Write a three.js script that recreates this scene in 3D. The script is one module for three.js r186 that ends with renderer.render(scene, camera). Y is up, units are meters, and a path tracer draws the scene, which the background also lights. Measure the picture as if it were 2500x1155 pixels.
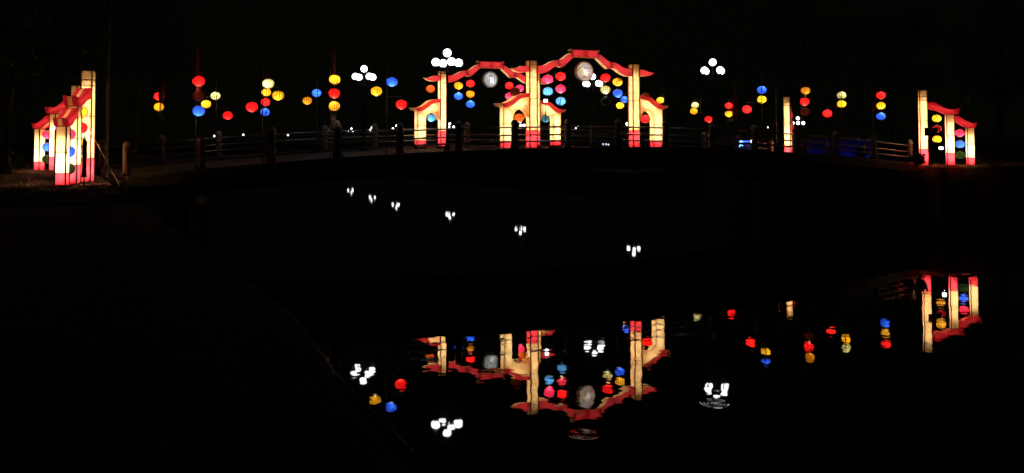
import * as THREE from 'three';
import { mergeGeometries, mergeVertices, toCreasedNormals } from 'three/addons/utils/BufferGeometryUtils.js';
import { MarchingCubes } from 'three/addons/objects/MarchingCubes.js';
import { RoundedBoxGeometry } from 'three/addons/geometries/RoundedBoxGeometry.js';

// ---------------------------------------------------------------- camera, sky, moon, exposure
const EYE = 4.0, F = 2350, PX = 1100, PY = 227, PITCH = Math.atan((330 - 227) / 2350);   // 4 m above the water
const scene = new THREE.Scene();
const FH = 1856, FW = FH * 2500 / 1155;
const camera = new THREE.PerspectiveCamera(2 * Math.atan(FH / 2 / F) * 180 / Math.PI, 2500 / 1155, 0.1, 900);
camera.position.set(0, EYE, 0);
camera.rotation.x = PITCH;
camera.setViewOffset(FW, FH, FW / 2 - PX, FH / 2 - PY, 2500, 1155);

const renderer = new THREE.WebGLRenderer();
renderer.toneMapping = THREE.LinearToneMapping;
renderer.toneMappingExposure = 1.0;
renderer.shadowMap.enabled = true;

{ // a night sky: almost black air with faint uneven cloud
  const w = 128, h = 64, d = new Float32Array(w * h * 4);
  for (let j = 0; j < h; j++) for (let i = 0; i < w; i++) {
    const a = i / w * Math.PI * 2, n = 1 + 0.18 * Math.sin(3 * a + j * 0.21) * Math.sin(5 * a - j * 0.13 + 1.7);
    d.set([0.001 * n, 0.001 * n, 0.0007 * n, 1], (j * w + i) * 4);
  }
  const t = new THREE.DataTexture(d, w, h, THREE.RGBAFormat, THREE.FloatType);
  t.mapping = THREE.EquirectangularReflectionMapping; t.magFilter = THREE.LinearFilter; t.minFilter = THREE.LinearFilter; t.needsUpdate = true;
  scene.background = t; scene.environment = t;
}
const moon = new THREE.DirectionalLight(0xfff2e0, 0.002);
moon.name = 'moon_light'; moon.position.set(30, 60, 20); moon.castShadow = true; moon.shadow.radius = 20;
moon.shadow.camera.left = moon.shadow.camera.bottom = -70; moon.shadow.camera.right = moon.shadow.camera.top = 70; moon.shadow.camera.far = 250;
moon.target.position.set(5, 0, -40); scene.add(moon, moon.target);

// ---------------------------------------------------------------- helpers
const V = (x, y, z) => new THREE.Vector3(x, y, z);
function rand(seed) { let a = seed >>> 0; return () => { a |= 0; a = a + 0x6D2B79F5 | 0; let t = Math.imul(a ^ a >>> 15, 1 | a); t = t + Math.imul(t ^ t >>> 7, 61 | t) ^ t; return ((t ^ t >>> 14) >>> 0) / 4294967296; }; }
const R = rand(20200125);
function ray(px, py) {                                       // where the survey of the photograph puts things: a bearing from the tripod
  const x = (px - PX) / F, y = -(py - PY) / F, c = Math.cos(PITCH), s = Math.sin(PITCH);
  return V(x, y * c + s, y * s - c);
}
function hitY(px, py, h) { const r = ray(px, py), k = (h - EYE) / r.y; return V(r.x * k, h, r.z * k); }
function atDepth(px, py, d) { const r = ray(px, py), k = d / -r.z; return V(r.x * k, EYE + r.y * k, -d); }
const taken = {};
function numbered(n) { taken[n] = (taken[n] || 0) + 1; return taken[n] === 1 ? n : n + '_' + String(taken[n] - 1).padStart(3, '0'); }
function shade(o) { o.castShadow = o.receiveShadow = true; return o; }
function thing(name, label, category, pos, turn = 0, group) {
  const o = new THREE.Group(); o.name = numbered(name); o.userData = { label, category };
  if (group) o.userData.group = group;
  o.position.copy(pos); o.rotation.y = turn; scene.add(o); return o;
}
function part(name, geo, mat, parent) { const m = shade(new THREE.Mesh(geo, mat)); m.name = name; parent.add(m); return m; }
function single(name, geo, mat, label, category, group) { const m = shade(new THREE.Mesh(geo, mat)); m.name = numbered(name); m.userData = { label, category }; if (group) m.userData.group = group; scene.add(m); return m; }
function structure(name, geo, mat) { const m = shade(new THREE.Mesh(geo, mat)); m.name = name; m.userData.kind = 'structure'; scene.add(m); return m; }
function lamp(parent, pos, color, intensity, radius = 1) { const l = new THREE.PointLight(color, intensity, 0, 2); l.name = 'bulb'; l.position.copy(pos); l.castShadow = true; l.shadow.radius = radius; parent.add(l); return l; }
const ungroup = g => { const n = g.index ? g.toNonIndexed() : g; return n; };
const merge = list => mergeGeometries(list.map(ungroup));
const bx = (w, h, d, x = 0, y = 0, z = 0) => new THREE.BoxGeometry(w, h, d).translate(x, y, z);
const tube = (pts, r, seg = 12, rad = 6) => new THREE.TubeGeometry(pts.length === 2 ? new THREE.LineCurve3(...pts) : new THREE.CatmullRomCurve3(pts), pts.length === 2 ? 1 : seg, r, rad, false);
const rod = (a, b, r, rad = 8) => { const d = b.clone().sub(a), g = new THREE.CylinderGeometry(r, r, d.length(), rad); g.applyQuaternion(new THREE.Quaternion().setFromUnitVectors(V(0, 1, 0), d.clone().normalize())); return g.translate((a.x + b.x) / 2, (a.y + b.y) / 2, (a.z + b.z) / 2); };
const lerp = (a, b, t) => a + (b - a) * t;
function along(list, x) { for (let i = 1; i < list.length; i++) if ((x - list[i - 1][0]) * (x - list[i][0]) <= 0) return lerp(list[i - 1][1], list[i][1], (x - list[i - 1][0]) / (list[i][0] - list[i - 1][0])); return list[list.length - 1][1]; }

// ---------------------------------------------------------------- textures and materials
function noiseTexture(n, seed, cells, lo, hi, tint = [1, 1, 1]) {           // layered periodic value noise
  const r = rand(seed), d = new Uint8Array(n * n * 4), layers = cells.map(c => ({ c, v: Float32Array.from({ length: c * c }, r) }));
  for (let j = 0; j < n; j++) for (let i = 0; i < n; i++) {
    let s = 0, w = 0, a = 1;
    for (const { c, v } of layers) {
      const x = i / n * c, y = j / n * c, x0 = Math.floor(x), y0 = Math.floor(y), fx = x - x0, fy = y - y0, ux = fx * fx * (3 - 2 * fx), uy = fy * fy * (3 - 2 * fy);
      const g = (p, q) => v[(q % c) * c + p % c];
      s += a * lerp(lerp(g(x0, y0), g(x0 + 1, y0), ux), lerp(g(x0, y0 + 1), g(x0 + 1, y0 + 1), ux), uy); w += a; a *= 0.7;
    }
    const t = lerp(lo, hi, s / w) * 255, k = (j * n + i) * 4;
    d[k] = t * tint[0]; d[k + 1] = t * tint[1]; d[k + 2] = t * tint[2]; d[k + 3] = 255;
  }
  const t = new THREE.DataTexture(d, n, n); t.colorSpace = THREE.SRGBColorSpace; t.wrapS = t.wrapT = THREE.RepeatWrapping; t.magFilter = THREE.LinearFilter; t.minFilter = THREE.LinearMipmapLinearFilter; t.needsUpdate = true; return t;
}
function scaled(t, u, v) { const c = t.clone(); c.repeat.set(u, v); c.needsUpdate = true; return c; }
function canvas(w, h, draw) { const c = document.createElement('canvas'); c.width = w; c.height = h; draw(c.getContext('2d'), w, h); const t = new THREE.CanvasTexture(c); t.colorSpace = THREE.SRGBColorSpace; return t; }
const L3 = (r, g, b) => new THREE.Color().setRGB(r, g, b);
const grain = noiseTexture(512, 5, [6, 17, 61, 170], 0.45, 1.0), soilMap = noiseTexture(512, 9, [5, 23, 80, 256], 0.35, 1.0);
const std = (c, rough = 0.8, metal = 0, extra = {}) => new THREE.MeshStandardMaterial({ color: c, roughness: rough, metalness: metal, ...extra });
const M = {
  concrete: std(L3(0.19, 0.165, 0.14), 0.85, 0, { map: scaled(grain, 1.5, 1.5), bumpMap: scaled(grain, 1.5, 1.5), bumpScale: 0.004 }),
  deck: std(L3(0.06, 0.05, 0.045), 0.8, 0, { map: scaled(grain, 6, 2) }),
  kerb: std(L3(0.22, 0.19, 0.16), 0.85, 0, { map: scaled(grain, 2, 1), bumpMap: scaled(grain, 2, 1), bumpScale: 0.004 }),
  steel: std(L3(0.24, 0.25, 0.27), 0.33, 0.9),
  iron: new THREE.MeshPhysicalMaterial({ color: L3(0.008, 0.008, 0.008), roughness: 0.9, specularIntensity: 0.15 }),
  wire: std(L3(0.05, 0.012, 0.009), 0.85),
  bamboo: std(L3(0.09, 0.065, 0.035), 0.7, 0, { map: scaled(grain, 1, 4) }),
  flag: new THREE.MeshPhysicalMaterial({ color: L3(0.24, 0.015, 0.012), roughness: 0.95, transmission: 0.35, thickness: 0 }),
  cord: std(L3(0.04, 0.02, 0.015), 0.9),
  gold: std(L3(0.55, 0.42, 0.18), 0.45, 0.3),
  tassel: std(L3(0.5, 0.2, 0.03), 0.9),
  soil: std(L3(0.21, 0.14, 0.085), 1, 0, { map: scaled(soilMap, 0.35, 0.35), bumpMap: scaled(soilMap, 0.35, 0.35), bumpScale: 0.04 }),
  bark: std(L3(0.13, 0.10, 0.075), 0.95, 0, { map: scaled(grain, 2, 5), bumpMap: scaled(grain, 2, 5), bumpScale: 0.02 }),
  leaf: new THREE.MeshPhysicalMaterial({ color: L3(0.05, 0.09, 0.03), roughness: 0.9, transmission: 0.3, thickness: 0, side: THREE.DoubleSide }),
  grass: std(L3(0.06, 0.085, 0.03), 0.95, 0, { side: THREE.DoubleSide }),
  black: std(L3(0.012, 0.012, 0.012), 0.6),
  wood: std(L3(0.22, 0.10, 0.045), 0.7, 0, { map: scaled(grain, 1, 3) }),
};
const fabric = (c, glow, map) => new THREE.MeshPhysicalMaterial({ color: c, roughness: 1, transmission: 0.62, thickness: 0, specularIntensity: 0.2, emissive: glow, map: map || null, emissiveMap: map || null });
// printed lantern cloth: scroll outlines all over, a plain cloth and a column with brush marks
const scroll = canvas(160, 1280, (g, w, h) => {
  g.fillStyle = '#fff'; g.fillRect(0, 0, w, h); const r = rand(77); g.lineCap = 'round';
  g.strokeStyle = 'rgba(190,120,50,0.75)'; g.lineWidth = 7; g.strokeRect(10, 8, w - 20, h - 16);
  for (let y = 24; y < h - 20; y += 26) for (let x = 26; x < w - 16; x += 27) {
    g.strokeStyle = `rgba(${120 + 40 * r()},${66 + 30 * r()},28,${0.6 + 0.4 * r()})`; g.lineWidth = 3 + 3 * r();
    const a = r() * 6.3, q = 5 + 7 * r(); g.beginPath(); g.arc(x + 6 * r() - 3, y + 8 * r() - 4, q, a, a + 2.4 + 2 * r()); g.stroke();
    g.beginPath(); g.moveTo(x - 7, y + 9 * r()); g.quadraticCurveTo(x, y - 9, x + 9, y + 6 * r()); g.stroke();
  }
});
const plainCloth = canvas(128, 512, (g, w, h) => {
  g.fillStyle = '#fff'; g.fillRect(0, 0, w, h); const r = rand(31);
  for (let k = 0; k < 2600; k++) { g.fillStyle = `rgba(200,150,95,${0.05 + 0.09 * r()})`; g.fillRect(r() * w, r() * h, 1 + 3 * r(), 2 + 12 * r()); }
});
const brushed = canvas(160, 1280, (g, w, h) => {
  g.fillStyle = '#fff'; g.fillRect(0, 0, w, h); const r = rand(12);
  for (let k = 0; k < 2200; k++) { g.fillStyle = `rgba(200,150,95,${0.05 + 0.08 * r()})`; g.fillRect(r() * w, r() * h, 1 + 3 * r(), 2 + 12 * r()); }
  g.strokeStyle = '#c8506a'; g.lineCap = 'round';
  const marks = [[[-30, -30, -30, 25, -4, 25], [2, -4, 8, 26, 30, 22], [30, -6, 34, 24, 40, 20]], [[-34, -18, -18, 28, -4, -18], [12, 0, 34, 8, 20, 24], [20, 24, 0, 20, 12, 0]], [[-10, -26, 22, -10, -6, 26], [16, -2, 22, 30, 30, 0]], [[-26, 26, -12, -26, 2, 26], [10, -18, 22, 24, 36, -20]], [[-32, -16, -20, 26, -8, -14], [4, 0, 16, 26, 30, -4], [22, -24, 24, 20, 36, 22]], [[-20, -6, -36, 20, -6, 22], [2, -10, 26, -16, 26, 24], [2, -10, 4, 10, 4, 24]], [[-16, -14, 18, -20, 14, 24], [-20, 12, -2, 30, 16, 4]]];
  marks.forEach((m, i) => m.forEach(q => { g.lineWidth = 8 + 3 * r(); const cy = 250 + i * 138; g.beginPath(); g.moveTo(84 + q[0], cy + q[1]); g.quadraticCurveTo(84 + q[2], cy + q[3], 84 + q[4], cy + q[5]); g.stroke(); }));
  g.strokeStyle = '#5a4030'; g.lineWidth = 5; g.beginPath(); g.moveTo(110, 60); g.quadraticCurveTo(70, 120, 60, 190); g.stroke();
});
const redCloth = canvas(256, 256, (g, w, h) => { g.fillStyle = '#fff'; g.fillRect(0, 0, w, h); const r = rand(8); for (let k = 0; k < 2400; k++) { g.fillStyle = `rgba(150,40,40,${0.05 + 0.09 * r()})`; g.fillRect(r() * w, r() * h, 2 + 10 * r(), 1 + 3 * r()); } });
const CREAM = L3(0.97, 0.70, 0.33), RED = L3(0.85, 0.07, 0.088);
M.creamScroll = fabric(CREAM, L3(0.13, 0.085, 0.033), scroll);
M.creamBrush = fabric(CREAM, L3(0.13, 0.085, 0.033), brushed);
M.cream = fabric(CREAM, L3(0.13, 0.085, 0.033), plainCloth);
redCloth.wrapS = redCloth.wrapT = plainCloth.wrapS = plainCloth.wrapT = THREE.RepeatWrapping;
M.red = fabric(RED, L3(0.15, 0.007, 0.010), redCloth);
M.fluor = std(L3(0.9, 0.9, 0.9), 0.5, 0, { emissive: L3(1, 0.95, 0.84), emissiveIntensity: 44 });
M.fluorHigh = std(L3(0.9, 0.9, 0.9), 0.5, 0, { emissive: L3(1, 0.96, 0.86), emissiveIntensity: 78 });
M.fluorLow = std(L3(0.9, 0.9, 0.9), 0.5, 0, { emissive: L3(1, 0.95, 0.84), emissiveIntensity: 14 });
M.fluorDim = std(L3(0.9, 0.9, 0.9), 0.5, 0, { emissive: L3(1, 0.95, 0.84), emissiveIntensity: 6.5 });

// ---------------------------------------------------------------- the survey: bridge lines
const F0 = hitY(305, 633, 0), F1 = hitY(2225, 535.3, 0), LEN = F0.distanceTo(F1), U = F1.clone().sub(F0).normalize();
const TURN = Math.atan2(-U.z, U.x), Z = V(Math.sin(TURN), 0, Math.cos(TURN));            // local +z of the bridge faces the pond in front
const B0 = hitY(889, 542, 0), B1 = hitY(1447, 522, 0), WIDE = -B0.clone().add(B1).multiplyScalar(0.5).sub(F0).dot(Z);
const deckY = u => 3.39 - 0.83 * Math.pow(THREE.MathUtils.clamp(2 * u / LEN - 1, -1, 1), 2);
const place = (u, z, y = 0) => F0.clone().addScaledVector(U, u).addScaledVector(Z, z).setY(y);
function onLine(px, py, z) { const p = F0.clone().addScaledVector(Z, z), r = ray(px, py), o = V(0, EYE, 0), k = p.clone().sub(o).dot(Z) / r.dot(Z), q = o.addScaledVector(r, k); return { u: q.clone().sub(F0).dot(U), y: q.y, p: q }; }

// ---------------------------------------------------------------- water
{
  const n = 1024, size = 14, d = new Float32Array(n * n * 4), r = rand(404), waves = [];
  for (let k = 0; k < 46; k++) {
    const len = 0.16 * Math.pow(9, r()), a = r() * Math.PI * 2;
    const kx = Math.round(size / len * Math.cos(a)), ky = Math.round(size / len * Math.sin(a)), q = size / Math.hypot(kx || 1, ky);
    waves.push([kx, ky, r() * 6.28, 0.0005 * q / 6.28 * (0.4 + r()), r() * 6.28, 1 + Math.floor(r() * 3), 1 + Math.floor(r() * 3)]);
  }
  const sn = Float32Array.from({ length: 4096 }, (_, i) => Math.sin(i / 4096 * Math.PI * 2)), S = x => sn[((x * 651.8986469) | 0) & 4095];
  for (let j = 0; j < n; j++) for (let i = 0; i < n; i++) {
    const x = i / n * 6.2831853, y = j / n * 6.2831853; let s = 0;
    for (const [kx, ky, p, a, q, mx, my] of waves) s += a * S(kx * x + ky * y + p + 6283.1853) * (0.5 + 0.5 * S(mx * x + my * y + q + 628.31853));
    d[(j * n + i) * 4] = d[(j * n + i) * 4 + 1] = d[(j * n + i) * 4 + 2] = 0.5 + s / 0.01; d[(j * n + i) * 4 + 3] = 1;
  }
  const t = new THREE.DataTexture(d, n, n, THREE.RGBAFormat, THREE.FloatType); t.wrapS = t.wrapT = THREE.RepeatWrapping; t.magFilter = THREE.LinearFilter; t.needsUpdate = true;
  M.water = new THREE.MeshPhysicalMaterial({ color: L3(0.004, 0.006, 0.004), roughness: 0.015, ior: 1.88, bumpMap: t, bumpScale: 0.01 });
  const g = new THREE.PlaneGeometry(420, 330).rotateX(-Math.PI / 2).translate(0, 0, -150), p = g.attributes.position, uv = g.attributes.uv;
  for (let i = 0; i < p.count; i++) uv.setXY(i, p.getX(i) / size, p.getZ(i) / size);
  const pond = structure('pond_water', g, M.water);
  const ring = (px, py, rad, amp) => {                      // a fish rising: rings spreading over the still water
    const c = hitY(px, py, 0), nr = 60, na = 64, pos = [], nor = [], uvs = [], idx = [];
    for (let i = 0; i <= nr; i++) for (let j = 0; j < na; j++) {
      const q = rad * i / nr, a = j / na * 6.28318, e = Math.pow(Math.sin(Math.PI * i / nr), 1.5), k = 6.283 / 0.055;
      const h = amp * e * Math.cos(k * q), sl = -amp * e * k * Math.sin(k * q), x = q * Math.cos(a), z = q * Math.sin(a), m = Math.hypot(sl, 1);
      pos.push(c.x + x, h + 0.004, c.z + z); nor.push(-sl * Math.cos(a) / m, 1 / m, -sl * Math.sin(a) / m); uvs.push((c.x + x) / size, (c.z + z) / size);
      if (i < nr) { const A = i * na + j, B = i * na + (j + 1) % na; idx.push(A, B, A + na, B, B + na, A + na); }
    }
    const rg = new THREE.BufferGeometry(); rg.setAttribute('position', new THREE.Float32BufferAttribute(pos, 3)); rg.setAttribute('normal', new THREE.Float32BufferAttribute(nor, 3)); rg.setAttribute('uv', new THREE.Float32BufferAttribute(uvs, 2)); rg.setIndex(idx);
    part('ripple_ring', rg, M.water, pond);
  };
  ring(1744, 985, 0.28, 0.0008); ring(1425, 1062, 0.28, 0.0006);
}

// ---------------------------------------------------------------- banks
function bank(name, pts, top, mat) {                        // pts as [x, distance]
  const s = new THREE.Shape(pts.map(([x, d]) => new THREE.Vector2(x, d)));
  const g = new THREE.ExtrudeGeometry(s, { depth: top + 1.5, bevelEnabled: true, bevelSize: 0.25, bevelThickness: 0.18, bevelSegments: 3, steps: 1 });
  g.rotateX(-Math.PI / 2).translate(0, -1.5 - 0.18, 0);
  return structure(name, g, mat);
}
const endL = F0, backL = place(0, -WIDE), endR = F1, backR = place(LEN, -WIDE);
const near = [[1060, 1155], [1000, 1100], [835, 935], [812, 880], [786, 822], [720, 748], [570, 640], [440, 560]].map(([x, y]) => { const p = hitY(x, y, 2.5); return [p.x - 0.2, -p.z - 0.12]; });
const LEFT_Y = 2.52, RIGHT_Y = 2.6;
bank('left_bank_ground', [[1.2, -8], [0.5, 2], ...near, [place(-0.7, 1.4).x, -place(-0.7, 1.4).z], [place(-0.5, -WIDE - 1).x, -place(-0.5, -WIDE - 1).z], [-24, 64], [-64, 112], [-190, 118], [-190, -8]], LEFT_Y, M.soil);
bank('right_bank_ground', [[place(LEN + 0.5, 1.2).x, -place(LEN + 0.5, 1.2).z], [32, 49], [70, 54], [190, 54], [190, 82], [21, 82], [place(LEN + 0.5, -WIDE - 1).x, -place(LEN + 0.5, -WIDE - 1).z]], RIGHT_Y, M.soil);
bank('far_bank_ground', [[22, 82.5], [13.2, 74.5], [10, 84], [-2, 108], [-19, 156], [-64, 262], [-190, 262], [-190, 310], [190, 310], [190, 82.5]], 1.2, M.soil);

// ---------------------------------------------------------------- bridge
const NB = 15, BAY = LEN / NB;
{
  const b = thing('footbridge', 'wide gently arched concrete footbridge carrying the lit gates over the pond', 'bridge', F0.clone(), TURN);
  const slab = (z0, z1, lift, thick, u0 = 0, u1 = LEN, n = 30) => {
    const pos = [], idx = [], uv = [];
    for (let i = 0; i <= n; i++) { const u = lerp(u0, u1, i / n), y = deckY(u) + lift; for (const [yy, zz] of [[y, z1], [y, z0], [y - thick, z0], [y - thick, z1]]) { pos.push(u, yy, zz); uv.push(u, zz + yy); } }
    for (let i = 0; i < n; i++) for (let k = 0; k < 4; k++) { const a = i * 4 + k, c = i * 4 + (k + 1) % 4; idx.push(a, a + 4, c, c, a + 4, c + 4); }
    const e = n * 4; idx.push(0, 1, 2, 0, 2, 3, e, e + 2, e + 1, e, e + 3, e + 2);
    const g = new THREE.BufferGeometry(); g.setAttribute('position', new THREE.Float32BufferAttribute(pos, 3)); g.setAttribute('uv', new THREE.Float32BufferAttribute(uv, 2)); g.setIndex(idx);
    return toCreasedNormals(g.toNonIndexed(), 0.5);
  };
  part('deck', slab(-WIDE - 0.42, 0.42, 0, 0.32), M.deck, b);
  for (const z of [-0.55, -WIDE * 0.35, -WIDE * 0.65, -WIDE + 0.55]) part('girder', slab(z - 0.18, z + 0.18, -0.324, 0.42, 0.4, LEN - 0.4), M.concrete, b);
  for (const u of [LEN * 0.07, LEN * 0.93]) {
    part('pier_cap', bx(0.6, 0.4, WIDE + 0.3, u, deckY(u) - 0.95, -WIDE / 2), M.concrete, b);
    for (const z of [-0.8, -WIDE / 2, -WIDE + 0.8]) part('pier', new THREE.CylinderGeometry(0.24, 0.28, deckY(u), 16).translate(u, deckY(u) / 2 - 1.15, z), M.concrete, b);
  }
  for (let i = 0; i < NB; i++) for (const z of [0.12, -WIDE - 0.12]) {
    const g = slab(z - 0.26, z + 0.26, 0.124, 0.12, i * BAY + 0.012, (i + 1) * BAY - 0.012, 3); part('kerb_stone', g, M.kerb, b);
  }
}
const KERB = 0.124;
const postShape = new THREE.LatheGeometry([[0, 0], [0.165, 0], [0.165, 0.10], [0.135, 0.14], [0.13, 0.84], [0.118, 0.87], [0.118, 0.9], [0.14, 0.93], [0.135, 1.0], [0.105, 1.07], [0.055, 1.115], [0, 1.125]].map(([x, y]) => new THREE.Vector2(x, y)), 18);
function balustrade(z, label, clampU) {
  const b = thing('balustrade', label, 'balustrade', F0.clone(), TURN);
  for (let i = 0; i <= NB; i++) { const p = part('post', postShape, M.concrete, b); p.position.set(i * BAY, deckY(THREE.MathUtils.clamp(i * BAY, 0.05, LEN - 0.05)) + KERB, z); p.rotation.y = R() * 6; }
  for (let i = 0; i < NB; i++) for (const h of [0.27, 0.52, 0.82]) {
    const a = V(i * BAY, deckY(i * BAY) + KERB + h, z), c = V((i + 1) * BAY, deckY((i + 1) * BAY) + KERB + h, z);
    part('rail', rod(a, c, 0.03), M.steel, b);
  }
}
balustrade(0, 'balustrade of round-topped concrete posts and three pipe rails along the near edge');
balustrade(-WIDE, 'balustrade of concrete posts and pipe rails along the far edge behind the gates');

// ---------------------------------------------------------------- lanterns
const HUES = {
  red: [[0.9, 0.014, 0.012], [0.6, 0.002, 0.002], 0.16], pink: [[0.95, 0.05, 0.13], [0.45, 0.006, 0.022], 0.16], orange: [[1, 0.16, 0.015], [0.62, 0.075, 0.005], 0.06],
  yellow: [[1, 0.50, 0.018], [0.27, 0.09, 0.0025], 0.17], amber: [[0.95, 0.36, 0.012], [0.27, 0.07, 0.002], 0.10], pale: [[0.95, 0.88, 0.33], [0.24, 0.22, 0.08], 0.11],
  blue: [[0.05, 0.19, 1], [0.008, 0.045, 0.42], 0.11], sky: [[0.14, 0.55, 1], [0.025, 0.14, 0.34], 0.10], teal: [[0.14, 0.45, 0.55], [0.035, 0.12, 0.17], 0.02],
  green: [[0.12, 0.25, 0.05], [0.018, 0.045, 0.010], 0.004], brown: [[0.30, 0.05, 0.015], [0.03, 0.003, 0.0008], 0.003], dark: [[0.05, 0.07, 0.10], null, 0], redDim: [[0.6, 0.02, 0.02], [0.10, 0.004, 0.003], 0.01],
};
const hueMats = {};
function hue(k) {
  if (!hueMats[k]) { const [c, e] = HUES[k]; hueMats[k] = new THREE.MeshPhysicalMaterial({ color: L3(...c), roughness: 1, transmission: 0.55, thickness: 0, specularIntensity: 0.3, emissive: e ? L3(...e) : L3(0, 0, 0) }); }
  return hueMats[k];
}
const LR = 0.21, LH = 0.17, RIBS = 14;
const shellGeo = (() => {
  const nu = RIBS * 4, nv = 18, pos = [], idx = [];
  for (let j = 0; j <= nv; j++) for (let i = 0; i < nu; i++) {
    const t = lerp(0.24, Math.PI - 0.24, j / nv), a = i / nu * Math.PI * 2, lobe = 1 - 0.05 * Math.pow(Math.abs(Math.cos(a * RIBS / 2)), 3), s = Math.pow(Math.sin(t), 0.85);
    pos.push(LR * s * lobe * Math.cos(a), LH * Math.cos(t), LR * s * lobe * Math.sin(a));
    if (j < nv) { const A = j * nu + i, B = j * nu + (i + 1) % nu; idx.push(A, A + nu, B, B, A + nu, B + nu); }
  }
  const g = new THREE.BufferGeometry(); g.setAttribute('position', new THREE.Float32BufferAttribute(pos, 3)); g.setIndex(idx); g.computeVertexNormals();
  // the normals must point outwards
  const n = g.attributes.normal; if (n.getX(9 * nu) * pos[9 * nu * 3] < 0) { const ix = g.index.array; for (let k = 0; k < ix.length; k += 3) { const q = ix[k]; ix[k] = ix[k + 1]; ix[k + 1] = q; } g.computeVertexNormals(); }
  return g;
})();
const ribCage = r => merge(Array.from({ length: RIBS }, (_, k) => {
  const a = (k + 0) / RIBS * Math.PI * 2, pts = []; for (let j = 0; j <= 8; j++) { const t = lerp(0.24, Math.PI - 0.24, j / 8), s = Math.pow(Math.sin(t), 0.85) * LR * 0.962; pts.push(V(s * Math.cos(a), LH * Math.cos(t), s * Math.sin(a))); }
  return tube(pts, r, 10, 4);
})), ribGeo = ribCage(0.007), ribBold = ribCage(0.0125);
const ringGeo = new THREE.CylinderGeometry(0.065, 0.068, 0.022, 16, 1, true), tasselGeo = merge([new THREE.CylinderGeometry(0.006, 0.006, 0.05, 6).translate(0, 0.075, 0), new THREE.CylinderGeometry(0.012, 0.022, 0.1, 8)]);
function lantern(pos, key, label, topY, { group, tilt = 0.06, glow = 'mid', tassel = false, size = 1 } = {}) {
  const t = thing(key === 'dark' || key === 'brown' ? 'unlit_lantern' : 'lantern', label, 'lantern', pos, 0, group);
  const body = part('shell', shellGeo, hue(key), t); body.scale.setScalar(size); body.rotation.set((R() - 0.5) * 2 * tilt, R() * 6, (R() - 0.5) * 2 * tilt);
  part('rib_cage', /yellow|amber|pale|sky|orange/.test(key) ? ribBold : ribGeo, M.wire, body);
  part('top_ring', ringGeo, M.gold, t).position.y = LH * size * 0.98; part('bottom_ring', ringGeo, M.gold, t).position.y = -LH * size * 0.98;
  const len = topY - pos.y - LH * size * 0.9; if (len > 0.01) part('cord', new THREE.CylinderGeometry(0.006, 0.006, len, 5).translate(0, LH * size * 0.9 + len / 2, 0), M.cord, t);
  if (tassel) part('tassel', tasselGeo, M.tassel, t).position.y = -LH * size - 0.09;
  const I = HUES[key][2]; if (I) lamp(t, V((R() - 0.5) * 0.05, glow === 'low' ? -0.12 : glow === 'high' ? 0.115 : (R() - 0.5) * 0.1, 0.075), 0xffffff, 2.8 * I * (0.85 + 0.3 * R()), 1.5);
  return t;
}

// ---------------------------------------------------------------- poles with arms, limp flags and hanging lanterns
function limpFlag(h, w) {
  const nu = 20, nv = 14, pos = [], idx = [], r = rand(Math.round(h * 1000));
  const ph = r() * 6;
  for (let j = 0; j <= nv; j++) for (let i = 0; i <= nu; i++) {
    const v = j / nv, s = Math.pow(v, 0.8) * (1 - 0.35 * Math.pow(v, 6)), a = i / nu * 4.6 - 0.4 + ph, q = w * s * (0.55 + 0.45 * Math.cos(i / nu * 12 + 3 * v));
    pos.push(0.025 + Math.cos(a) * q * 0.5 + w * 0.1 * s, -h * v - 0.04 * Math.sin(i / nu * 9) * v, Math.sin(a) * q * 0.5);
    if (j < nv && i < nu) { const A = j * (nu + 1) + i; idx.push(A, A + nu + 1, A + 1, A + 1, A + nu + 1, A + nu + 2); }
  }
  const g = new THREE.BufferGeometry(); g.setAttribute('position', new THREE.Float32BufferAttribute(pos, 3)); g.setIndex(idx); g.computeVertexNormals(); return g;
}
const LG = 'lanterns hung from the bridge poles';
function lanternPole({ back, px, top, flag, label, items, fore }) {
  const zp = back ? -WIDE + 0.95 : fore ? -0.32 : -0.85, zl = back ? -WIDE + 0.6 : fore ? -0.67 : -0.5, w = onLine(px, 300, zp), base = deckY(w.u), topY = onLine(px, top, zp).y;
  const t = thing('lantern_pole', label, 'pole', place(w.u, zp, base), TURN, 'poles holding lanterns along the bridge');
  part('pole', new THREE.CylinderGeometry(0.016, 0.026, topY - base, 9).translate(0, (topY - base) / 2, 0), M.bamboo, t);
  if (flag) part('flag', limpFlag(flag, 0.46), M.flag, t).position.y = topY - base - 0.05;
  const strings = {};
  items.forEach(it => (strings[it.s ?? it.x] ||= []).push(it));
  for (const key in strings) {
    const list = strings[key].sort((a, b) => a.y - b.y); let above = null;
    for (const it of list) {
      const q = onLine(it.x, it.y, zl); let to;
      if (above === null) {
        to = q.y + LH + 0.13;
        if (to - base > topY - base - 0.05) to = q.y + LH + 0.03;
        part('arm', rod(V(0, to - base, 0), V(q.u - w.u, to - base, zl - zp), 0.012, 6), M.bamboo, t);
      } else to = above;
      lantern(q.p, it.c, it.l, to, { group: LG, glow: it.g, tilt: back ? 0.06 : 0.1, tassel: it.t });
      above = q.y - LH;
    }
  }
}
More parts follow.
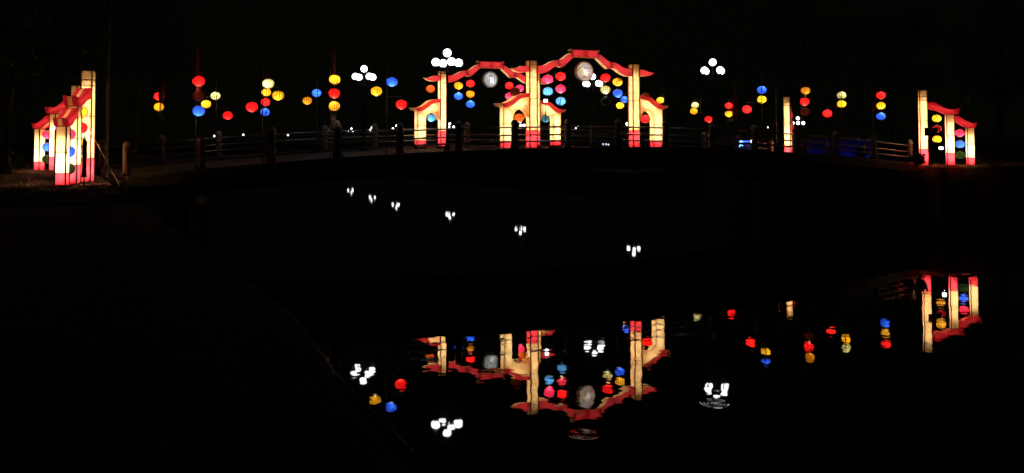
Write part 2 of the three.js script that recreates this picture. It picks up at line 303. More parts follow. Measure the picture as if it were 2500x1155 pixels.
const POLES = [
  { px: 478, top: 112, flag: 1.5, label: 'bamboo pole with a tall red flag above the large red and blue lanterns', items: [
    { x: 485, y: 198, c: 'red', l: 'large red lantern directly under the tallest red flag', s: 1, g: 'low' }, { x: 485, y: 234, c: 'brown', l: 'dull brown unlit lantern between the large red and large blue ones', s: 1 }, { x: 485, y: 271, c: 'blue', l: 'large blue lantern at the bottom of the string under the tallest flag', s: 1, g: 'low' }] },
  { px: 641, top: 128, label: 'slim grey pole holding the pale yellow, golden and red lanterns on long arms', items: [
    { x: 655, y: 204, c: 'pale', l: 'pale yellow ribbed lantern, highest of its cluster, beside the slim grey pole' }, { x: 679, y: 233, c: 'yellow', l: 'golden ribbed lantern just lower and beside the pale yellow ribbed one', g: 'low' }, { x: 615, y: 261, c: 'red', l: 'red lantern alone on a long arm beside the red and blue pair', g: 'low' }] },
  { px: 808, top: 104, flag: 1.1, label: 'pole with a dark furled flag beside the yellow, red, yellow string', items: [
    { x: 817, y: 194, c: 'yellow', l: 'yellow lantern at the top of the yellow, red, yellow string above the walker', s: 1 }, { x: 816, y: 228, c: 'red', l: 'red lantern in the middle of the yellow, red, yellow string', s: 1, g: 'low' }, { x: 816, y: 259, c: 'yellow', l: 'yellow lantern at the bottom of its string, just above the walker', s: 1, g: 'high' }] },
  { px: 944, top: 165, label: 'thin pole between the four-globe lamp and the two gates holding three spread lanterns', items: [
    { x: 919, y: 223, c: 'yellow', l: 'golden ribbed lantern just below the four white globes of a far lamp', g: 'low' }, { x: 957, y: 200, c: 'blue', l: 'deep blue lantern beside the four white globes, highest of its three', g: 'low' }, { x: 980, y: 255, c: 'red', l: 'red lantern next to the small arch of the lower gate, lowest of its three', g: 'low' }] },
  { fore: 1, px: 1861, top: 180, label: 'thin pole holding the blue over yellow pair and one red lantern', items: [
    { x: 1860, y: 220, c: 'blue', l: 'blue lantern above a yellow one, just before the lone edge-on column', s: 1, g: 'high' }, { x: 1860, y: 243, c: 'yellow', l: 'yellow lantern right below a blue one, just before the lone edge-on column', s: 1 }, { x: 1824, y: 267, c: 'red', l: 'red lantern hanging alone above the blue glowing cart' }] },
  { px: 1956, top: 150, label: 'thin pole behind the amber and red string beside the lone edge-on column', items: [
    { x: 1967, y: 221, c: 'amber', l: 'amber lantern at the top of the string beside the lone edge-on column', s: 1, g: 'low', t: true }, { x: 1965, y: 248, c: 'red', l: 'red lantern with pale gleams under the amber one beside the lone column', s: 1, g: 'low' }, { x: 1966, y: 273, c: 'brown', l: 'unlit brown lantern at the bottom of the amber and red string', s: 1 }] },
  { fore: 1, px: 2055, top: 195, label: 'thin pole holding the pale over yellow pair above the blue tarpaulin', items: [
    { x: 2055, y: 233, c: 'pale', l: 'cream white lantern above a yellow one over the blue tarpaulin', s: 1, g: 'high' }, { x: 2055, y: 254, c: 'yellow', l: 'yellow lantern below the cream white one over the blue tarpaulin', s: 1 }, { x: 2020, y: 277, c: 'red', l: 'red lantern hanging alone right above the seated person' }] },
  { fore: 1, px: 2131, top: 168, flag: 1.9, label: 'pole with a long dull red flag beside the red, yellow, blue string', items: [
    { x: 2151, y: 233, c: 'red', l: 'red lantern topping the red, yellow, blue string beside the long red flag', s: 1 }, { x: 2151, y: 258, c: 'yellow', l: 'yellow lantern in the middle of the red, yellow, blue string', s: 1, g: 'low' }, { x: 2151, y: 284, c: 'blue', l: 'bright blue lantern ending the red, yellow, blue string beside the flag', s: 1, g: 'high' }] },
  { back: 1, px: 391, top: 152, flag: 1.6, label: 'leftmost flag pole, its dark red flag hanging before a red lantern', items: [
    { x: 388, y: 235, c: 'red', l: 'red lantern half hidden behind the leftmost hanging flag', s: 1 }, { x: 388, y: 261, c: 'amber', l: 'amber lantern under the leftmost flag, between red and dark ones', s: 1 }, { x: 389, y: 288, c: 'dark', l: 'dark unlit lantern at the bottom of the leftmost string', s: 1 }] },
  { back: 1, px: 528, top: 190, label: 'pole crossing in front of the pale lantern between the large blue and red ones', items: [
    { x: 526, y: 234, c: 'pale', l: 'pale yellow lantern crossed by a dark pole and arm' }, { x: 503, y: 254, c: 'yellow', l: 'yellow lantern right beside the large blue one' }, { x: 556, y: 282, c: 'red', l: 'low red lantern between the large blue one and the long arm red one', g: 'low' }] },
  { back: 1, px: 649, top: 158, flag: 0.9, label: 'far pole crossing in front of the red and blue lantern pair', items: [
    { x: 650, y: 225, c: 'yellow', l: 'small yellow lantern peeping out below the pale ribbed one', s: 1 }, { x: 648, y: 249, c: 'red', l: 'red lantern split by a dark pole, right above a blue one', s: 1 }, { x: 647, y: 274, c: 'blue', l: 'light blue lantern split by a dark pole, below a red one', s: 1, g: 'high' }] },
  { back: 1, px: 774, top: 192, label: 'far pole crossing in front of the small blue lantern', items: [
    { x: 773, y: 227, c: 'blue', l: 'small blue lantern crossed by a dark pole' }, { x: 750, y: 246, c: 'amber', l: 'small amber lantern next to the pole-crossed blue one', g: 'low' }] },
  { back: 1, px: 1533, top: 205, label: 'far pole mostly hidden behind the tall gate column on the right', items: [
    { x: 1525, y: 243, c: 'blue', l: 'small deep blue lantern just left of the right tall gate column', s: 1 }, { x: 1514, y: 258, c: 'yellow', l: 'small yellow lantern below and left of the small deep blue one' }] },
  { back: 1, px: 1622, top: 215, label: 'far pole just behind the right small arch', items: [{ x: 1612, y: 245, c: 'yellow', l: 'small yellow lantern resting in view above the right arch roof' }] },
  { back: 1, px: 1711, top: 215, label: 'far pole under the three-globe lamp holding pale, orange and red lanterns', items: [
    { x: 1697, y: 257, c: 'pale', l: 'small pale lantern below the three-globe lamp, above an orange one', s: 1 }, { x: 1694, y: 271.5, c: 'amber', l: 'small orange yellow lantern touching the pale one above it', s: 2 }, { x: 1730, y: 291, c: 'red', l: 'small low red lantern below the three-globe lamp', g: 'low' }] },
  { back: 1, px: 1793, top: 196, flag: 2.1, label: 'far pole with a long dark red flag beside the small red over yellow pair', items: [
    { x: 1779, y: 258, c: 'red', l: 'small red lantern above a small yellow one beside the dark flag', s: 1 }, { x: 1779, y: 278, c: 'yellow', l: 'small yellow lantern below a small red one beside the dark flag', s: 1, g: 'low' }, { x: 1781, y: 299, c: 'dark', l: 'small dark unlit lantern beneath the small red over yellow pair', s: 1 }] },
];
POLES.forEach(lanternPole);

// ---------------------------------------------------------------- light-box gates
const tubeLight = (parent, pts, r = 0.016) => part('tube_light', tube(pts, r, 10, 6), r < 0.0095 ? M.fluorDim : r < 0.0115 ? M.fluorLow : r > 0.0185 ? M.fluorHigh : M.fluor, parent);
const inColumn = (parent, y0, y1, r) => tubeLight(parent, [V(0, y0, 0), V(0, y1, 0)], r);
function lightColumn(parent, x, h, w, foot, mat, seams, z = 0, strong = false) {
  const c = part('column', bx(w, h - foot - 0.006, w, 0, foot + (h - foot) / 2, 0), mat, parent); c.position.set(x, 0, z);
  part('red_base', bx(w, foot, w, 0, foot / 2, 0), M.red, c);
  const q = w / 2 + 0.004, bars = [];
  for (const [sx, sz] of [[-1, -1], [-1, 1], [1, -1], [1, 1]]) bars.push(bx(0.034, h, 0.034, sx * q, h / 2, sz * q));
  for (const y of [...seams, foot, h - 0.008]) for (const s of [-1, 1]) bars.push(bx(w - 0.018, 0.02, 0.016, 0, y, s * q), bx(0.016, 0.02, w - 0.018, s * q, y, 0));
  part('frame_wire', merge(bars), M.wire, c);
  inColumn(c, 0.16, h * 0.52, strong ? 0.02 : 0.0184); inColumn(c, h * 0.54, h - Math.min(0.42, h * 0.2), strong ? 0.0184 : 0.014);
  lamp(c, V(0, h * 0.45, 0), 0xffe6bb, 0.05, 3); if (h > 2) lamp(c, V(0, h * 0.72, 0), 0xffe6bb, 0.04, 3);
  return c;
}
const v2 = l => l.map(([x, y]) => new THREE.Vector2(x, y));
function band(upper, lower, depth, z = 0) {                  // a wavy slab between two curves
  const s = new THREE.Shape(); s.moveTo(...upper[0]); if (upper.length > 2) s.splineThru(v2(upper.slice(1))); else s.lineTo(...upper[1]);
  const l = [...lower].reverse(); s.lineTo(...l[0]); if (l.length > 2) s.splineThru(v2(l.slice(1))); else s.lineTo(...l[1]); s.closePath();
  return new THREE.ExtrudeGeometry(s, { depth, bevelEnabled: false, curveSegments: 8 }).translate(0, 0, z - depth / 2);
}
const flip = l => l.map(([x, y]) => [-x, y]);
const BEAM = {
  step: [[[-0.60, 3.88], [-0.81, 3.80], [-1.10, 3.60], [-1.27, 3.555]], [[-0.60, 3.66], [-0.68, 3.60], [-0.90, 3.41], [-1.10, 3.265], [-1.27, 3.30]]],
  sweep: [[[-1.276, 3.555], [-1.58, 3.49], [-1.87, 3.34], [-2.12, 3.29], [-2.31, 3.29]], [[-1.276, 3.30], [-1.48, 3.26], [-1.81, 3.06], [-2.08, 2.98], [-2.31, 2.98]]],
  tip: [[[-2.652, 3.28], [-2.92, 3.26], [-3.2, 3.18], [-3.46, 3.16]], [[-2.652, 3.03], [-2.95, 3.0], [-3.2, 3.03], [-3.4, 3.12]]],
};
const UNDER = [[0, 3.72], [-0.66, 3.62], [-0.90, 3.41], [-1.10, 3.265], [-1.29, 3.30], [-1.48, 3.26], [-1.81, 3.06], [-2.2, 2.98], [-2.7, 3.03], [-3.0, 2.995], [-3.2, 3.03], [-3.4, 3.12]];
const CX = 2.48;
function gate(pxs, z, mats, label, hang) {
  const a = onLine(pxs[0], 300, z), b = onLine(pxs[1], 300, z), u = (a.u + b.u) / 2, base = Math.max(deckY(u - 3.8), deckY(u), deckY(u + 3.8)) + 0.11;
  const t = thing('lantern_gate', label, 'gate', place(u, z, base), TURN, 'lit gates on the middle of the bridge');
  const plinth = (x, w) => { const h = base - deckY(u + x) ; part('plinth', bx(w + 0.06, h, 0.40, x, -h / 2 - 0.001, 0), M.black, t); };
  for (const s of [-1, 1]) {
    lightColumn(t, s * CX, 3.5, 0.33, 0.69, s < 0 ? mats[0] : mats[1], [0.83, 1.95], 0); plinth(s * CX, 0.33);
    const m = l => s < 0 ? l : flip(l);
    for (const k of ['step', 'sweep', 'tip']) {
      const [up, lo] = BEAM[k]; const p = part(k === 'tip' ? 'roof_tip' : 'roof_panel', band(m(up), m(lo), 0.25), [M.red, M.cream], t);
      const mid = [0.08, 0.5, 0.92].map(f => { const x = lerp(up[0][0], lo[lo.length - 1][0], f); return V(s < 0 ? x : -x, (along(up, x) + along(lo, x)) / 2, 0); }); tubeLight(p, mid, 0.011);
    }
    const rp = part('roof_panel', bx(0.632, 0.28, 0.25, s * 0.322, 3.86, 0), M.red, t); tubeLight(rp, [V(s * 0.1, 3.86, 0), V(s * 0.55, 3.86, 0)], 0.011);
    part('roof_trim', bx(0.6, 0.024, 0.235, s * 0.32, 3.706, 0), M.cream, t); part('roof_trim', bx(0.05, 0.09, 0.235, s * 0.672, 3.985, 0), M.cream, t);
    part('seam_wire', merge([bx(0.02, 0.3, 0.265, s * 0.645, 3.86, 0), bx(0.012, 0.27, 0.262, s * 1.273, 3.43, 0)]), M.wire, t);
    // side arch: a leg, a curved wall over an opening, and a wavy little roof
    const x0 = -3.83, xo = -3.38, xi = -2.72, ce = -2.66, sp = 1.2, rad = (xi - xo) / 2;
    const low = [[-3.83, 1.585], [-3.6, 1.62], [-3.33, 1.77], [-3.13, 1.93], [-2.9, 1.99], [ce, 2.03]], up = [[-4.0, 1.75], [-3.72, 1.785], [-3.46, 1.91], [-3.2, 2.09], [-2.92, 2.16], [ce, 2.175]];
    const w = new THREE.Shape(); w.moveTo(x0, 0.27); w.lineTo(x0, 1.58); w.splineThru(v2(low.slice(1)).map(p => p.setY(p.y - 0.004))); w.lineTo(ce, sp); w.lineTo(xi, sp); w.absarc((xi + xo) / 2, sp, rad, 0, Math.PI, false); w.lineTo(xo, 0.27); w.closePath();
    let wg = new THREE.ExtrudeGeometry(w, { depth: 0.30, bevelEnabled: false, curveSegments: 14 }).translate(0, 0, -0.15); if (s > 0) wg = mirrorX(wg);
    const arch = part('arch_wall', wg, M.cream, t); plinth(s * 3.605, 0.45);
    part('red_base', bx(xo - x0, 0.266, 0.30, -s * (x0 + xo) / 2, 0.133, 0), M.red, arch);
    const outline = []; for (let k = 0; k <= 14; k++) { const q = Math.PI * (1 - k / 14); outline.push([(xi + xo) / 2 + rad * Math.cos(q), sp + rad * Math.sin(q)]); }
    const wires = []; for (const zz of [-0.152, 0.152]) { wires.push(tube(m([[xo, 0.02], [xo, 0.7], ...outline]).map(([x, y]) => V(x, y, zz)), 0.007, 40, 4), rod(V(s * -x0, 0, zz), V(s * -x0, 1.58, zz), 0.009, 5)); }
    for (const y of [0.268, 0.95]) wires.push(bx(xo - x0, 0.012, 0.31, s * -(x0 + xo) / 2, y, 0));
    part('frame_wire', merge(wires), M.wire, arch);
    tubeLight(arch, [V(s * 3.6, 0.08, 0), V(s * 3.6, 1.4, 0)], 0.0184); tubeLight(arch, m([[-3.45, 1.58], [-3.15, 1.74], [-2.8, 1.84]]).map(([x, y]) => V(x, y, 0)), 0.012);
    lamp(arch, V(s * 3.6, 0.8, 0), 0xffe6bb, 0.05, 3);
    const roof = part('arch_roof', band(m(up), m(low), 0.46), [M.red, M.cream], t); tubeLight(roof, m([[-3.75, 1.70], [-3.35, 1.90], [-3.0, 2.05], [-2.75, 2.10]]).map(([x, y]) => V(x, y, 0)), 0.010);
    part('eave_block', merge([bx(0.1, 0.05, 0.44, s * 4.03, 1.735, 0), bx(0.09, 0.05, 0.42, s * 3.985, 1.665, 0)]), M.cream, roof);
  }
  // lanterns strung under the roof, at the roof tips and in the arches
  const at = (x, y) => place(u + x, z, base + y);
  for (const { x, list, top } of hang) { let above = top ?? along(UNDER, -Math.abs(x)); for (const [y, c, l, g, tas] of list) { lantern(at(x, y), c, l, base + above, { group: 'lanterns hung inside the bridge gates', glow: g, tassel: tas }); above = y - LH; } }
  return { t, at, u, base };
}
function mirrorX(g) { const n = g.clone().scale(-1, 1, 1); const p = n.index ? n.toNonIndexed() : n; for (const k of Object.keys(p.attributes)) { const at = p.attributes[k], s = at.itemSize; for (let i = 0; i < at.count; i += 3) for (let c = 0; c < s; c++) { const q = at.array[(i + 1) * s + c]; at.array[(i + 1) * s + c] = at.array[(i + 2) * s + c]; at.array[(i + 2) * s + c] = q; } } p.clearGroups(); return p; }
const YM = y => (357.5 - y) / 61;
const mainGate = gate([1294, 1552], -1.0, [M.creamScroll, M.creamScroll], 'taller lit gate in front, cream columns under a stepped red roof with 2020 disc', [
  { x: -1.72, list: [[YM(188), 'pink', 'pinkish red lantern above a light blue one, beside the tall left column', 'low'], [YM(219), 'sky', 'light blue lantern under the pinkish red one beside the tall left column']] },
  { x: -1.12, list: [[YM(181), 'red', 'red lantern topping the red, pink, light blue string in the taller gate', 'mid'], [YM(212), 'pink', 'pinkish lantern in the middle of the red, pink, light blue string', 'low'], [YM(243), 'sky', 'light blue lantern lowest of the string of three in the taller gate']] },
  { x: 1.05, list: [[YM(181), 'red', 'red lantern just right of the 2020 disc, above a bright yellow one', 'low'], [YM(212), 'pale', 'bright lemon lantern touching the white globes inside the taller gate', 'low'], [YM(240), 'dark', 'black unlit lantern under the bright lemon one in the taller gate']] },
  { x: 1.66, list: [[YM(191), 'yellow', 'golden lantern above a blue one beside the tall right column', 'low'], [YM(220), 'blue', 'blue lantern under the golden one beside the tall right column', 'low']] },
  { x: -3.22, list: [[YM(222), 'brown', 'dark brown lantern hanging from the left roof tip of the taller gate', 'mid', false]] },
  { x: 3.05, list: [[YM(228), 'brown', 'dull orange brown lantern hanging at the right roof tip of the taller gate']] },
  { x: -3.05, top: 1.53, list: [[YM(285), 'orange', 'orange red lantern inside the left arch of the taller gate']] },
  { x: 3.05, top: 1.53, list: [[YM(285), 'red', 'red lantern inside the right arch of the taller gate']] },
]);
const YB = y => (360 - y) / 52;
const backGate = gate([1080, 1308], -WIDE + 1.0, [M.creamBrush, M.creamScroll], 'lower looking lit gate further back, with pink brush marks down its left column', [
  { x: -1.66, list: [[YB(213), 'yellow', 'golden lantern above a blue one beside the column with brush marks', 'low'], [YB(239), 'blue', 'blue lantern under the golden one beside the column with brush marks', 'high']] },
  { x: -1.04, list: [[YB(207), 'red', 'red lantern topping the red, yellow, blue string left of the gate-icon disc'], [YB(233), 'amber', 'amber lantern in the middle of the string left of the gate-icon disc'], [YB(258), 'blue', 'blue lantern lowest of the string left of the gate-icon disc', 'high']] },
  { x: 1.04, list: [[YB(210), 'red', 'red lantern right of the gate-icon disc, highest behind the left arch roof'], [YB(236), 'pink', 'pinkish red lantern low behind the left arch roof of the taller gate', 'low']] },
  { x: 1.62, list: [[YB(216), 'pink', 'pinkish lantern against the tall left column behind the arch roof', 'low']] },
  { x: -3.1, list: [[YB(222), 'orange', 'orange lantern hanging from the left roof tip of the lower looking gate']] },
  { x: -3.05, top: 1.53, list: [[1.30, 'sky', 'light blue lantern inside the leftmost small arch', 'low']] },
  { x: 3.05, top: 1.53, list: [[1.30, 'teal', 'dim teal lantern inside the small arch right of the tall left column', 'low']] },
]);

// round signs hung under the roofs
function disc(g, y, r, tex, label, rim) {
  const t = thing('round_sign', label, 'sign', g.at(0, y), TURN, 'round lit signs under the gate roofs');
  const sm = new THREE.MeshPhysicalMaterial({ color: L3(0.9, 0.9, 0.9), map: tex, emissive: L3(0.74, 0.75, 0.78), emissiveMap: tex, roughness: 1, transmission: 0.55, thickness: 0, specularIntensity: 0.2 });
  part('rim', new THREE.LatheGeometry([[r * 0.93, -0.075], [r, -0.07], [r * 1.02, 0], [r, 0.07], [r * 0.93, 0.075], [r * 0.93, 0.06], [r * 0.985, 0.05], [r * 0.985, -0.05], [r * 0.93, -0.06], [r * 0.93, -0.075]].map(([a, b]) => new THREE.Vector2(a, b)), 48).rotateX(Math.PI / 2), rim, t);
  part('sign_face', new THREE.CircleGeometry(r * 0.945, 48).translate(0, 0, 0.062), sm, t);
  part('sign_back', new THREE.CircleGeometry(r * 0.945, 48).rotateY(Math.PI).translate(0, 0, -0.062), M.cream, t);
  const len = 3.694 - y - r; part('cord', new THREE.CylinderGeometry(0.006, 0.006, len, 5).translate(0, r + len / 2, 0), M.cord, t);
  lamp(t, V(0.06, -0.02, -0.03), 0xfff4e0, 0.14, 2.4); lamp(t, V(-0.14, 0.1, -0.04), 0xfff4e0, 0.05, 2.4); lamp(t, V(0.12, -0.16, -0.04), 0xfff4e0, 0.04, 2.4);
}
disc(mainGate, (357.5 - 167) / 61, 0.42, canvas(512, 512, (g, w) => {
  g.fillStyle = '#f0e4da'; g.fillRect(0, 0, w, w); g.strokeStyle = '#e4bdb2'; g.lineWidth = 22; g.beginPath(); g.arc(256, 256, 240, 0, 7); g.stroke();
  const r = rand(3); g.fillStyle = '#f2e6b4'; for (let k = 0; k < 26; k++) { g.beginPath(); g.arc(60 + 150 * r(), 170 + 190 * r(), 8 + 22 * r(), 0, 7); g.fill(); }
  g.strokeStyle = '#4d4638'; g.lineCap = 'round'; g.lineWidth = 20; g.beginPath(); g.moveTo(40, 250); g.quadraticCurveTo(70, 190, 110, 180); g.stroke(); g.lineWidth = 12; g.beginPath(); g.moveTo(95, 190); g.quadraticCurveTo(150, 150, 168, 110); g.stroke(); g.beginPath(); g.moveTo(120, 175); g.quadraticCurveTo(190, 150, 205, 165); g.stroke(); g.lineWidth = 8; g.beginPath(); g.moveTo(205, 165); g.lineTo(190, 95); g.stroke();
  g.fillStyle = '#7a6a50'; for (let k = 0; k < 18; k++) { g.beginPath(); g.ellipse(60 + 150 * r(), 110 + 180 * r(), 10, 5, r() * 6, 0, 7); g.fill(); }
  g.fillStyle = '#4c64b4'; g.font = 'bold 74px serif'; g.textAlign = 'center'; g.fillText('Happy', 350, 190); g.fillText('New', 352, 268); g.fillText('Year', 350, 340);
  g.fillStyle = '#92002c'; g.font = 'bold 112px serif'; g.fillText('2020', 290, 440);
}), 'round cream sign with branch and Happy New Year 2020 under the taller roof', M.gold);
disc(backGate, (357 - 193) / 52, 0.395, canvas(512, 512, (g, w) => {
  g.fillStyle = '#dbe6f2'; g.fillRect(0, 0, w, w); g.strokeStyle = '#a3a597'; g.lineWidth = 44; g.beginPath(); g.arc(256, 256, 236, 0, 7); g.stroke();
  g.strokeStyle = '#3f4374'; g.lineWidth = 16; g.lineCap = 'round';
  g.beginPath(); g.moveTo(95, 205); g.quadraticCurveTo(256, 95, 417, 205); g.stroke(); g.lineWidth = 11; g.beginPath(); g.moveTo(85, 240); g.quadraticCurveTo(256, 160, 427, 240); g.stroke();
  g.lineWidth = 22; g.beginPath(); g.moveTo(200, 128); g.lineTo(312, 128); g.stroke(); g.lineWidth = 10; for (const x of [150, 362]) { g.beginPath(); g.moveTo(x, 150); g.lineTo(x + (x < 256 ? -12 : 12), 130); g.stroke(); }
  g.lineWidth = 20; for (const x of [122, 215, 297, 390]) { g.beginPath(); g.moveTo(x, 225); g.lineTo(x, 345); g.stroke(); }
  g.strokeStyle = '#4f86b8'; g.lineWidth = 12; for (const [a, b] of [[122, 215], [297, 390]]) { g.beginPath(); g.moveTo(a, 275); g.quadraticCurveTo((a + b) / 2, 258, b, 275); g.stroke(); g.beginPath(); g.moveTo((a + b) / 2, 275); g.lineTo((a + b) / 2, 345); g.stroke(); }
  g.strokeStyle = '#3a3a3a'; g.lineWidth = 5; const r = rand(4); for (let k = 0; k < 9; k++) { const x = 172 + k * 19 + (k > 4 ? 16 : 0); g.beginPath(); g.moveTo(x, 388); g.lineTo(x + 3, 414); g.lineTo(x + 10, 390 + 20 * r()); g.stroke(); }
}), 'round bluish white sign with a blue gate emblem under the lower roof', std(L3(0.35, 0.36, 0.33), 0.5, 0.5));

// ---------------------------------------------------------------- stepped screens at the ends of the bridge
function screen(px, depth, dir, base, s, label, names, group) {
  const p = atDepth(px, 300, depth).setY(base), turn = Math.atan2(dir[1], dir[0]);          // dir: (x, away from the viewer)
  const t = thing('lantern_screen', label, 'gate', p, turn, 'stepped lit screens at the ends of the bridge');
  const xm = 1.2 * s, xs = 2.1 * s, X = l => l.map(([x, y]) => [x * s, y]);
  lightColumn(t, 0, 3.5, 0.33, 0.72, M.creamScroll, [0.86, 2.05, 3.02, 3.2], 0, true); lightColumn(t, xm, 2.34, 0.32, 0.55, M.cream, [1.35], 0, true); lightColumn(t, xs, 1.72, 0.30, 0.34, M.cream, [0.95], 0, true);
  const roofs = [[[[0.14, 2.92], [0.5, 2.915], [0.76, 2.76], [1.12, 2.60], [1.42, 2.60], [1.66, 2.645]], [[0.14, 2.66], [0.38, 2.58], [0.64, 2.52], [0.98, 2.37], [1.3, 2.344], [1.52, 2.344]]],
    [[[1.345, 2.265], [1.56, 2.26], [1.83, 2.09], [2.16, 1.95], [2.39, 1.965]], [[1.345, 2.07], [1.6, 1.93], [1.84, 1.77], [2.05, 1.724], [2.3, 1.724]]]];
  roofs.forEach(([up, lo], k) => {
    if (k === 0) { up = [[0.166 / s, 2.92], ...up.slice(1)]; lo = [[0.166 / s, 2.66], ...lo.slice(1)]; } else { up = [[xm / s + 0.165 / s, 2.265], ...up.slice(1)]; lo = [[xm / s + 0.165 / s, 2.07], ...lo.slice(1)]; }
    const core = part('roof_core', band(X(up).map(([x, y]) => [x, y - 0.03]), X(lo).map(([x, y]) => [x, y + 0.015]), 0.122), M.cream, t);
    for (const z of [-0.128, 0.128]) { const r = part('roof_panel', band(X(up), X(lo), 0.125, z), M.red, t); tubeLight(r, [0.1, 0.5, 0.88].map(f => { const x = lerp(up[0][0], lo[lo.length - 1][0], f); return V(x * s, (along(up, x) + along(lo, x)) / 2, z); }), 0.009); }
    const end = up[up.length - 1]; tubeLight(core, [0.1, 0.5, 0.88].map(f => { const x = lerp(up[0][0], lo[lo.length - 1][0], f); return V(x * s, (along(up, x) + along(lo, x)) / 2, 0); }), 0.008);
  });
  const at = (x, y) => t.localToWorld(V(x, y, 0)); t.updateMatrixWorld(true);
  const strings = [[0.62 * s, [2.17, 1.68, 1.19], along(roofs[0][1], 0.62)], [1.65 * s, [1.48, 0.96, 0.45], along(roofs[1][1], 1.65)]]; let n = 0;
  for (const [x, ys, top] of strings) { let above = top + 0.005; for (const y of ys) { if (!names[n]) { n++; continue; } const [c, l, g] = names[n++]; lantern(at(x, y), c, l, base + above, { group: 'lanterns hung in the end screens', glow: g, tilt: 0.12 }); above = y - LH; } }
}
screen(214, 30.5, [0.03, -1], 2.545, 1.0, 'stepped lit screen nearest the viewer at the left end, tall cream column rightmost', [
  ['yellow', 'yellow lantern under the highest red roof of the nearest left screen'], ['red', 'red lantern between two yellow ones in the nearest left screen'], ['yellow', 'yellow lantern lowest by the tall column of the nearest left screen'],
  ['pink', 'pinkish red lantern behind the short front column of the nearest left screen', 'low'], ['blue', 'blue lantern under the pinkish one in the nearest left screen', 'low'], ['green', 'dark green lantern lowest in the nearest left screen']]);
screen(187, 39.7, [-0.90, 0.43], 2.545, 1.0, 'stepped lit screen further back at the left edge, half hidden by the nearer one', [
  null, null, null,
  ['pink', 'pinkish red lantern at the far left under the small red roof', 'low'], ['blue', 'blue lantern at the far left between red and dark green ones'], ['green', 'dark green lantern lowest at the far left']]);
screen(2254, 45.4, [0.97, -0.24], 2.62, 0.95, 'stepped lit screen at the right end of the bridge, tall column leftmost', [
  ['yellow', 'yellow lantern highest in the right end screen', 'mid'], ['redDim', 'dim dark red lantern between two yellow ones in the right end screen'], ['yellow', 'yellow lantern lowest beside the tall column in the right end screen'],
  ['pink', 'pink lantern highest beside the short column in the right end screen', 'low'], ['blue', 'bright blue lantern under the pink one in the right end screen', 'mid'], ['green', 'dim green lantern lowest beside the short right column']]);
screen(1922, 53.4, [0.40, 0.917], 2.62, 1.0, 'stepped lit screen seen edge-on as a single cream column before the right end', [
  null, ['red', 'red lantern peeping out behind the lone edge-on column'], ['yellow', 'yellow lantern peeping out low behind the lone edge-on column'],
  ['pink', 'pink lantern peeping out midway behind the lone edge-on column'], ['sky', 'light blue lantern peeping out lowest behind the lone edge-on column'], null]);

// ---------------------------------------------------------------- globe lamps
M.globe = std(L3(0.9, 0.9, 0.9), 0.4, 0, { emissive: L3(1, 1, 1.02), emissiveIntensity: 3.6 });
const globeGeo = new THREE.SphereGeometry(0.156, 24, 16), smallGlobe = new THREE.SphereGeometry(0.135, 14, 10);
function globeLamp(pos, h, label, { turn = 0.5, simple = false, group, globes = 4, name = 'globe_lamp' } = {}) {
  const t = thing(name, label, 'street lamp', pos, turn, group);
  part('pole', new THREE.LatheGeometry([[0, 0], [0.16, 0], [0.15, 0.12], [0.09, 0.3], [0.075, 0.42], [0.05, 0.5], [0.042, h - 0.75], [0.06, h - 0.7], [0.04, h - 0.6], [0.03, h - 0.2], [0.055, h - 0.17], [0, h - 0.15]].map(([x, y]) => new THREE.Vector2(x, y)), 14), M.iron, t);
  const top = part('globe', simple ? smallGlobe : globeGeo, M.globe, t); top.position.y = h; lamp(t, V(0, h, 0), 0xf4f6ff, simple ? 0.25 : 0.05, 6);
  for (let k = 0; k < globes; k++) {
    const a = k / globes * Math.PI * 2, c = Math.cos(a), s = Math.sin(a), y = h - 0.37;
    part('arm', merge([tube([V(0.03 * c, y - 0.36, 0.03 * s), V(0.2 * c, y - 0.42, 0.2 * s), V(0.4 * c, y - 0.33, 0.4 * s), V(0.46 * c, y - 0.17, 0.46 * s)], 0.016, 12, 6), ...(simple ? [] : [tube([V(0.06 * c, y - 0.12, 0.06 * s), V(0.22 * c, y - 0.18, 0.22 * s), V(0.26 * c, y - 0.33, 0.26 * s), V(0.16 * c, y - 0.33, 0.16 * s)], 0.01, 12, 5), new THREE.CylinderGeometry(0.07, 0.03, 0.06, 12).translate(0.46 * c, y - 0.17, 0.46 * s)])]), M.iron, t);
    const g = part('globe', simple ? smallGlobe : globeGeo, M.globe, t); g.position.set(0.46 * c, y, 0.46 * s); if (!simple) lamp(t, V(0.46 * c, y, 0.46 * s), 0xf4f6ff, 0.05, 6);
  }
}
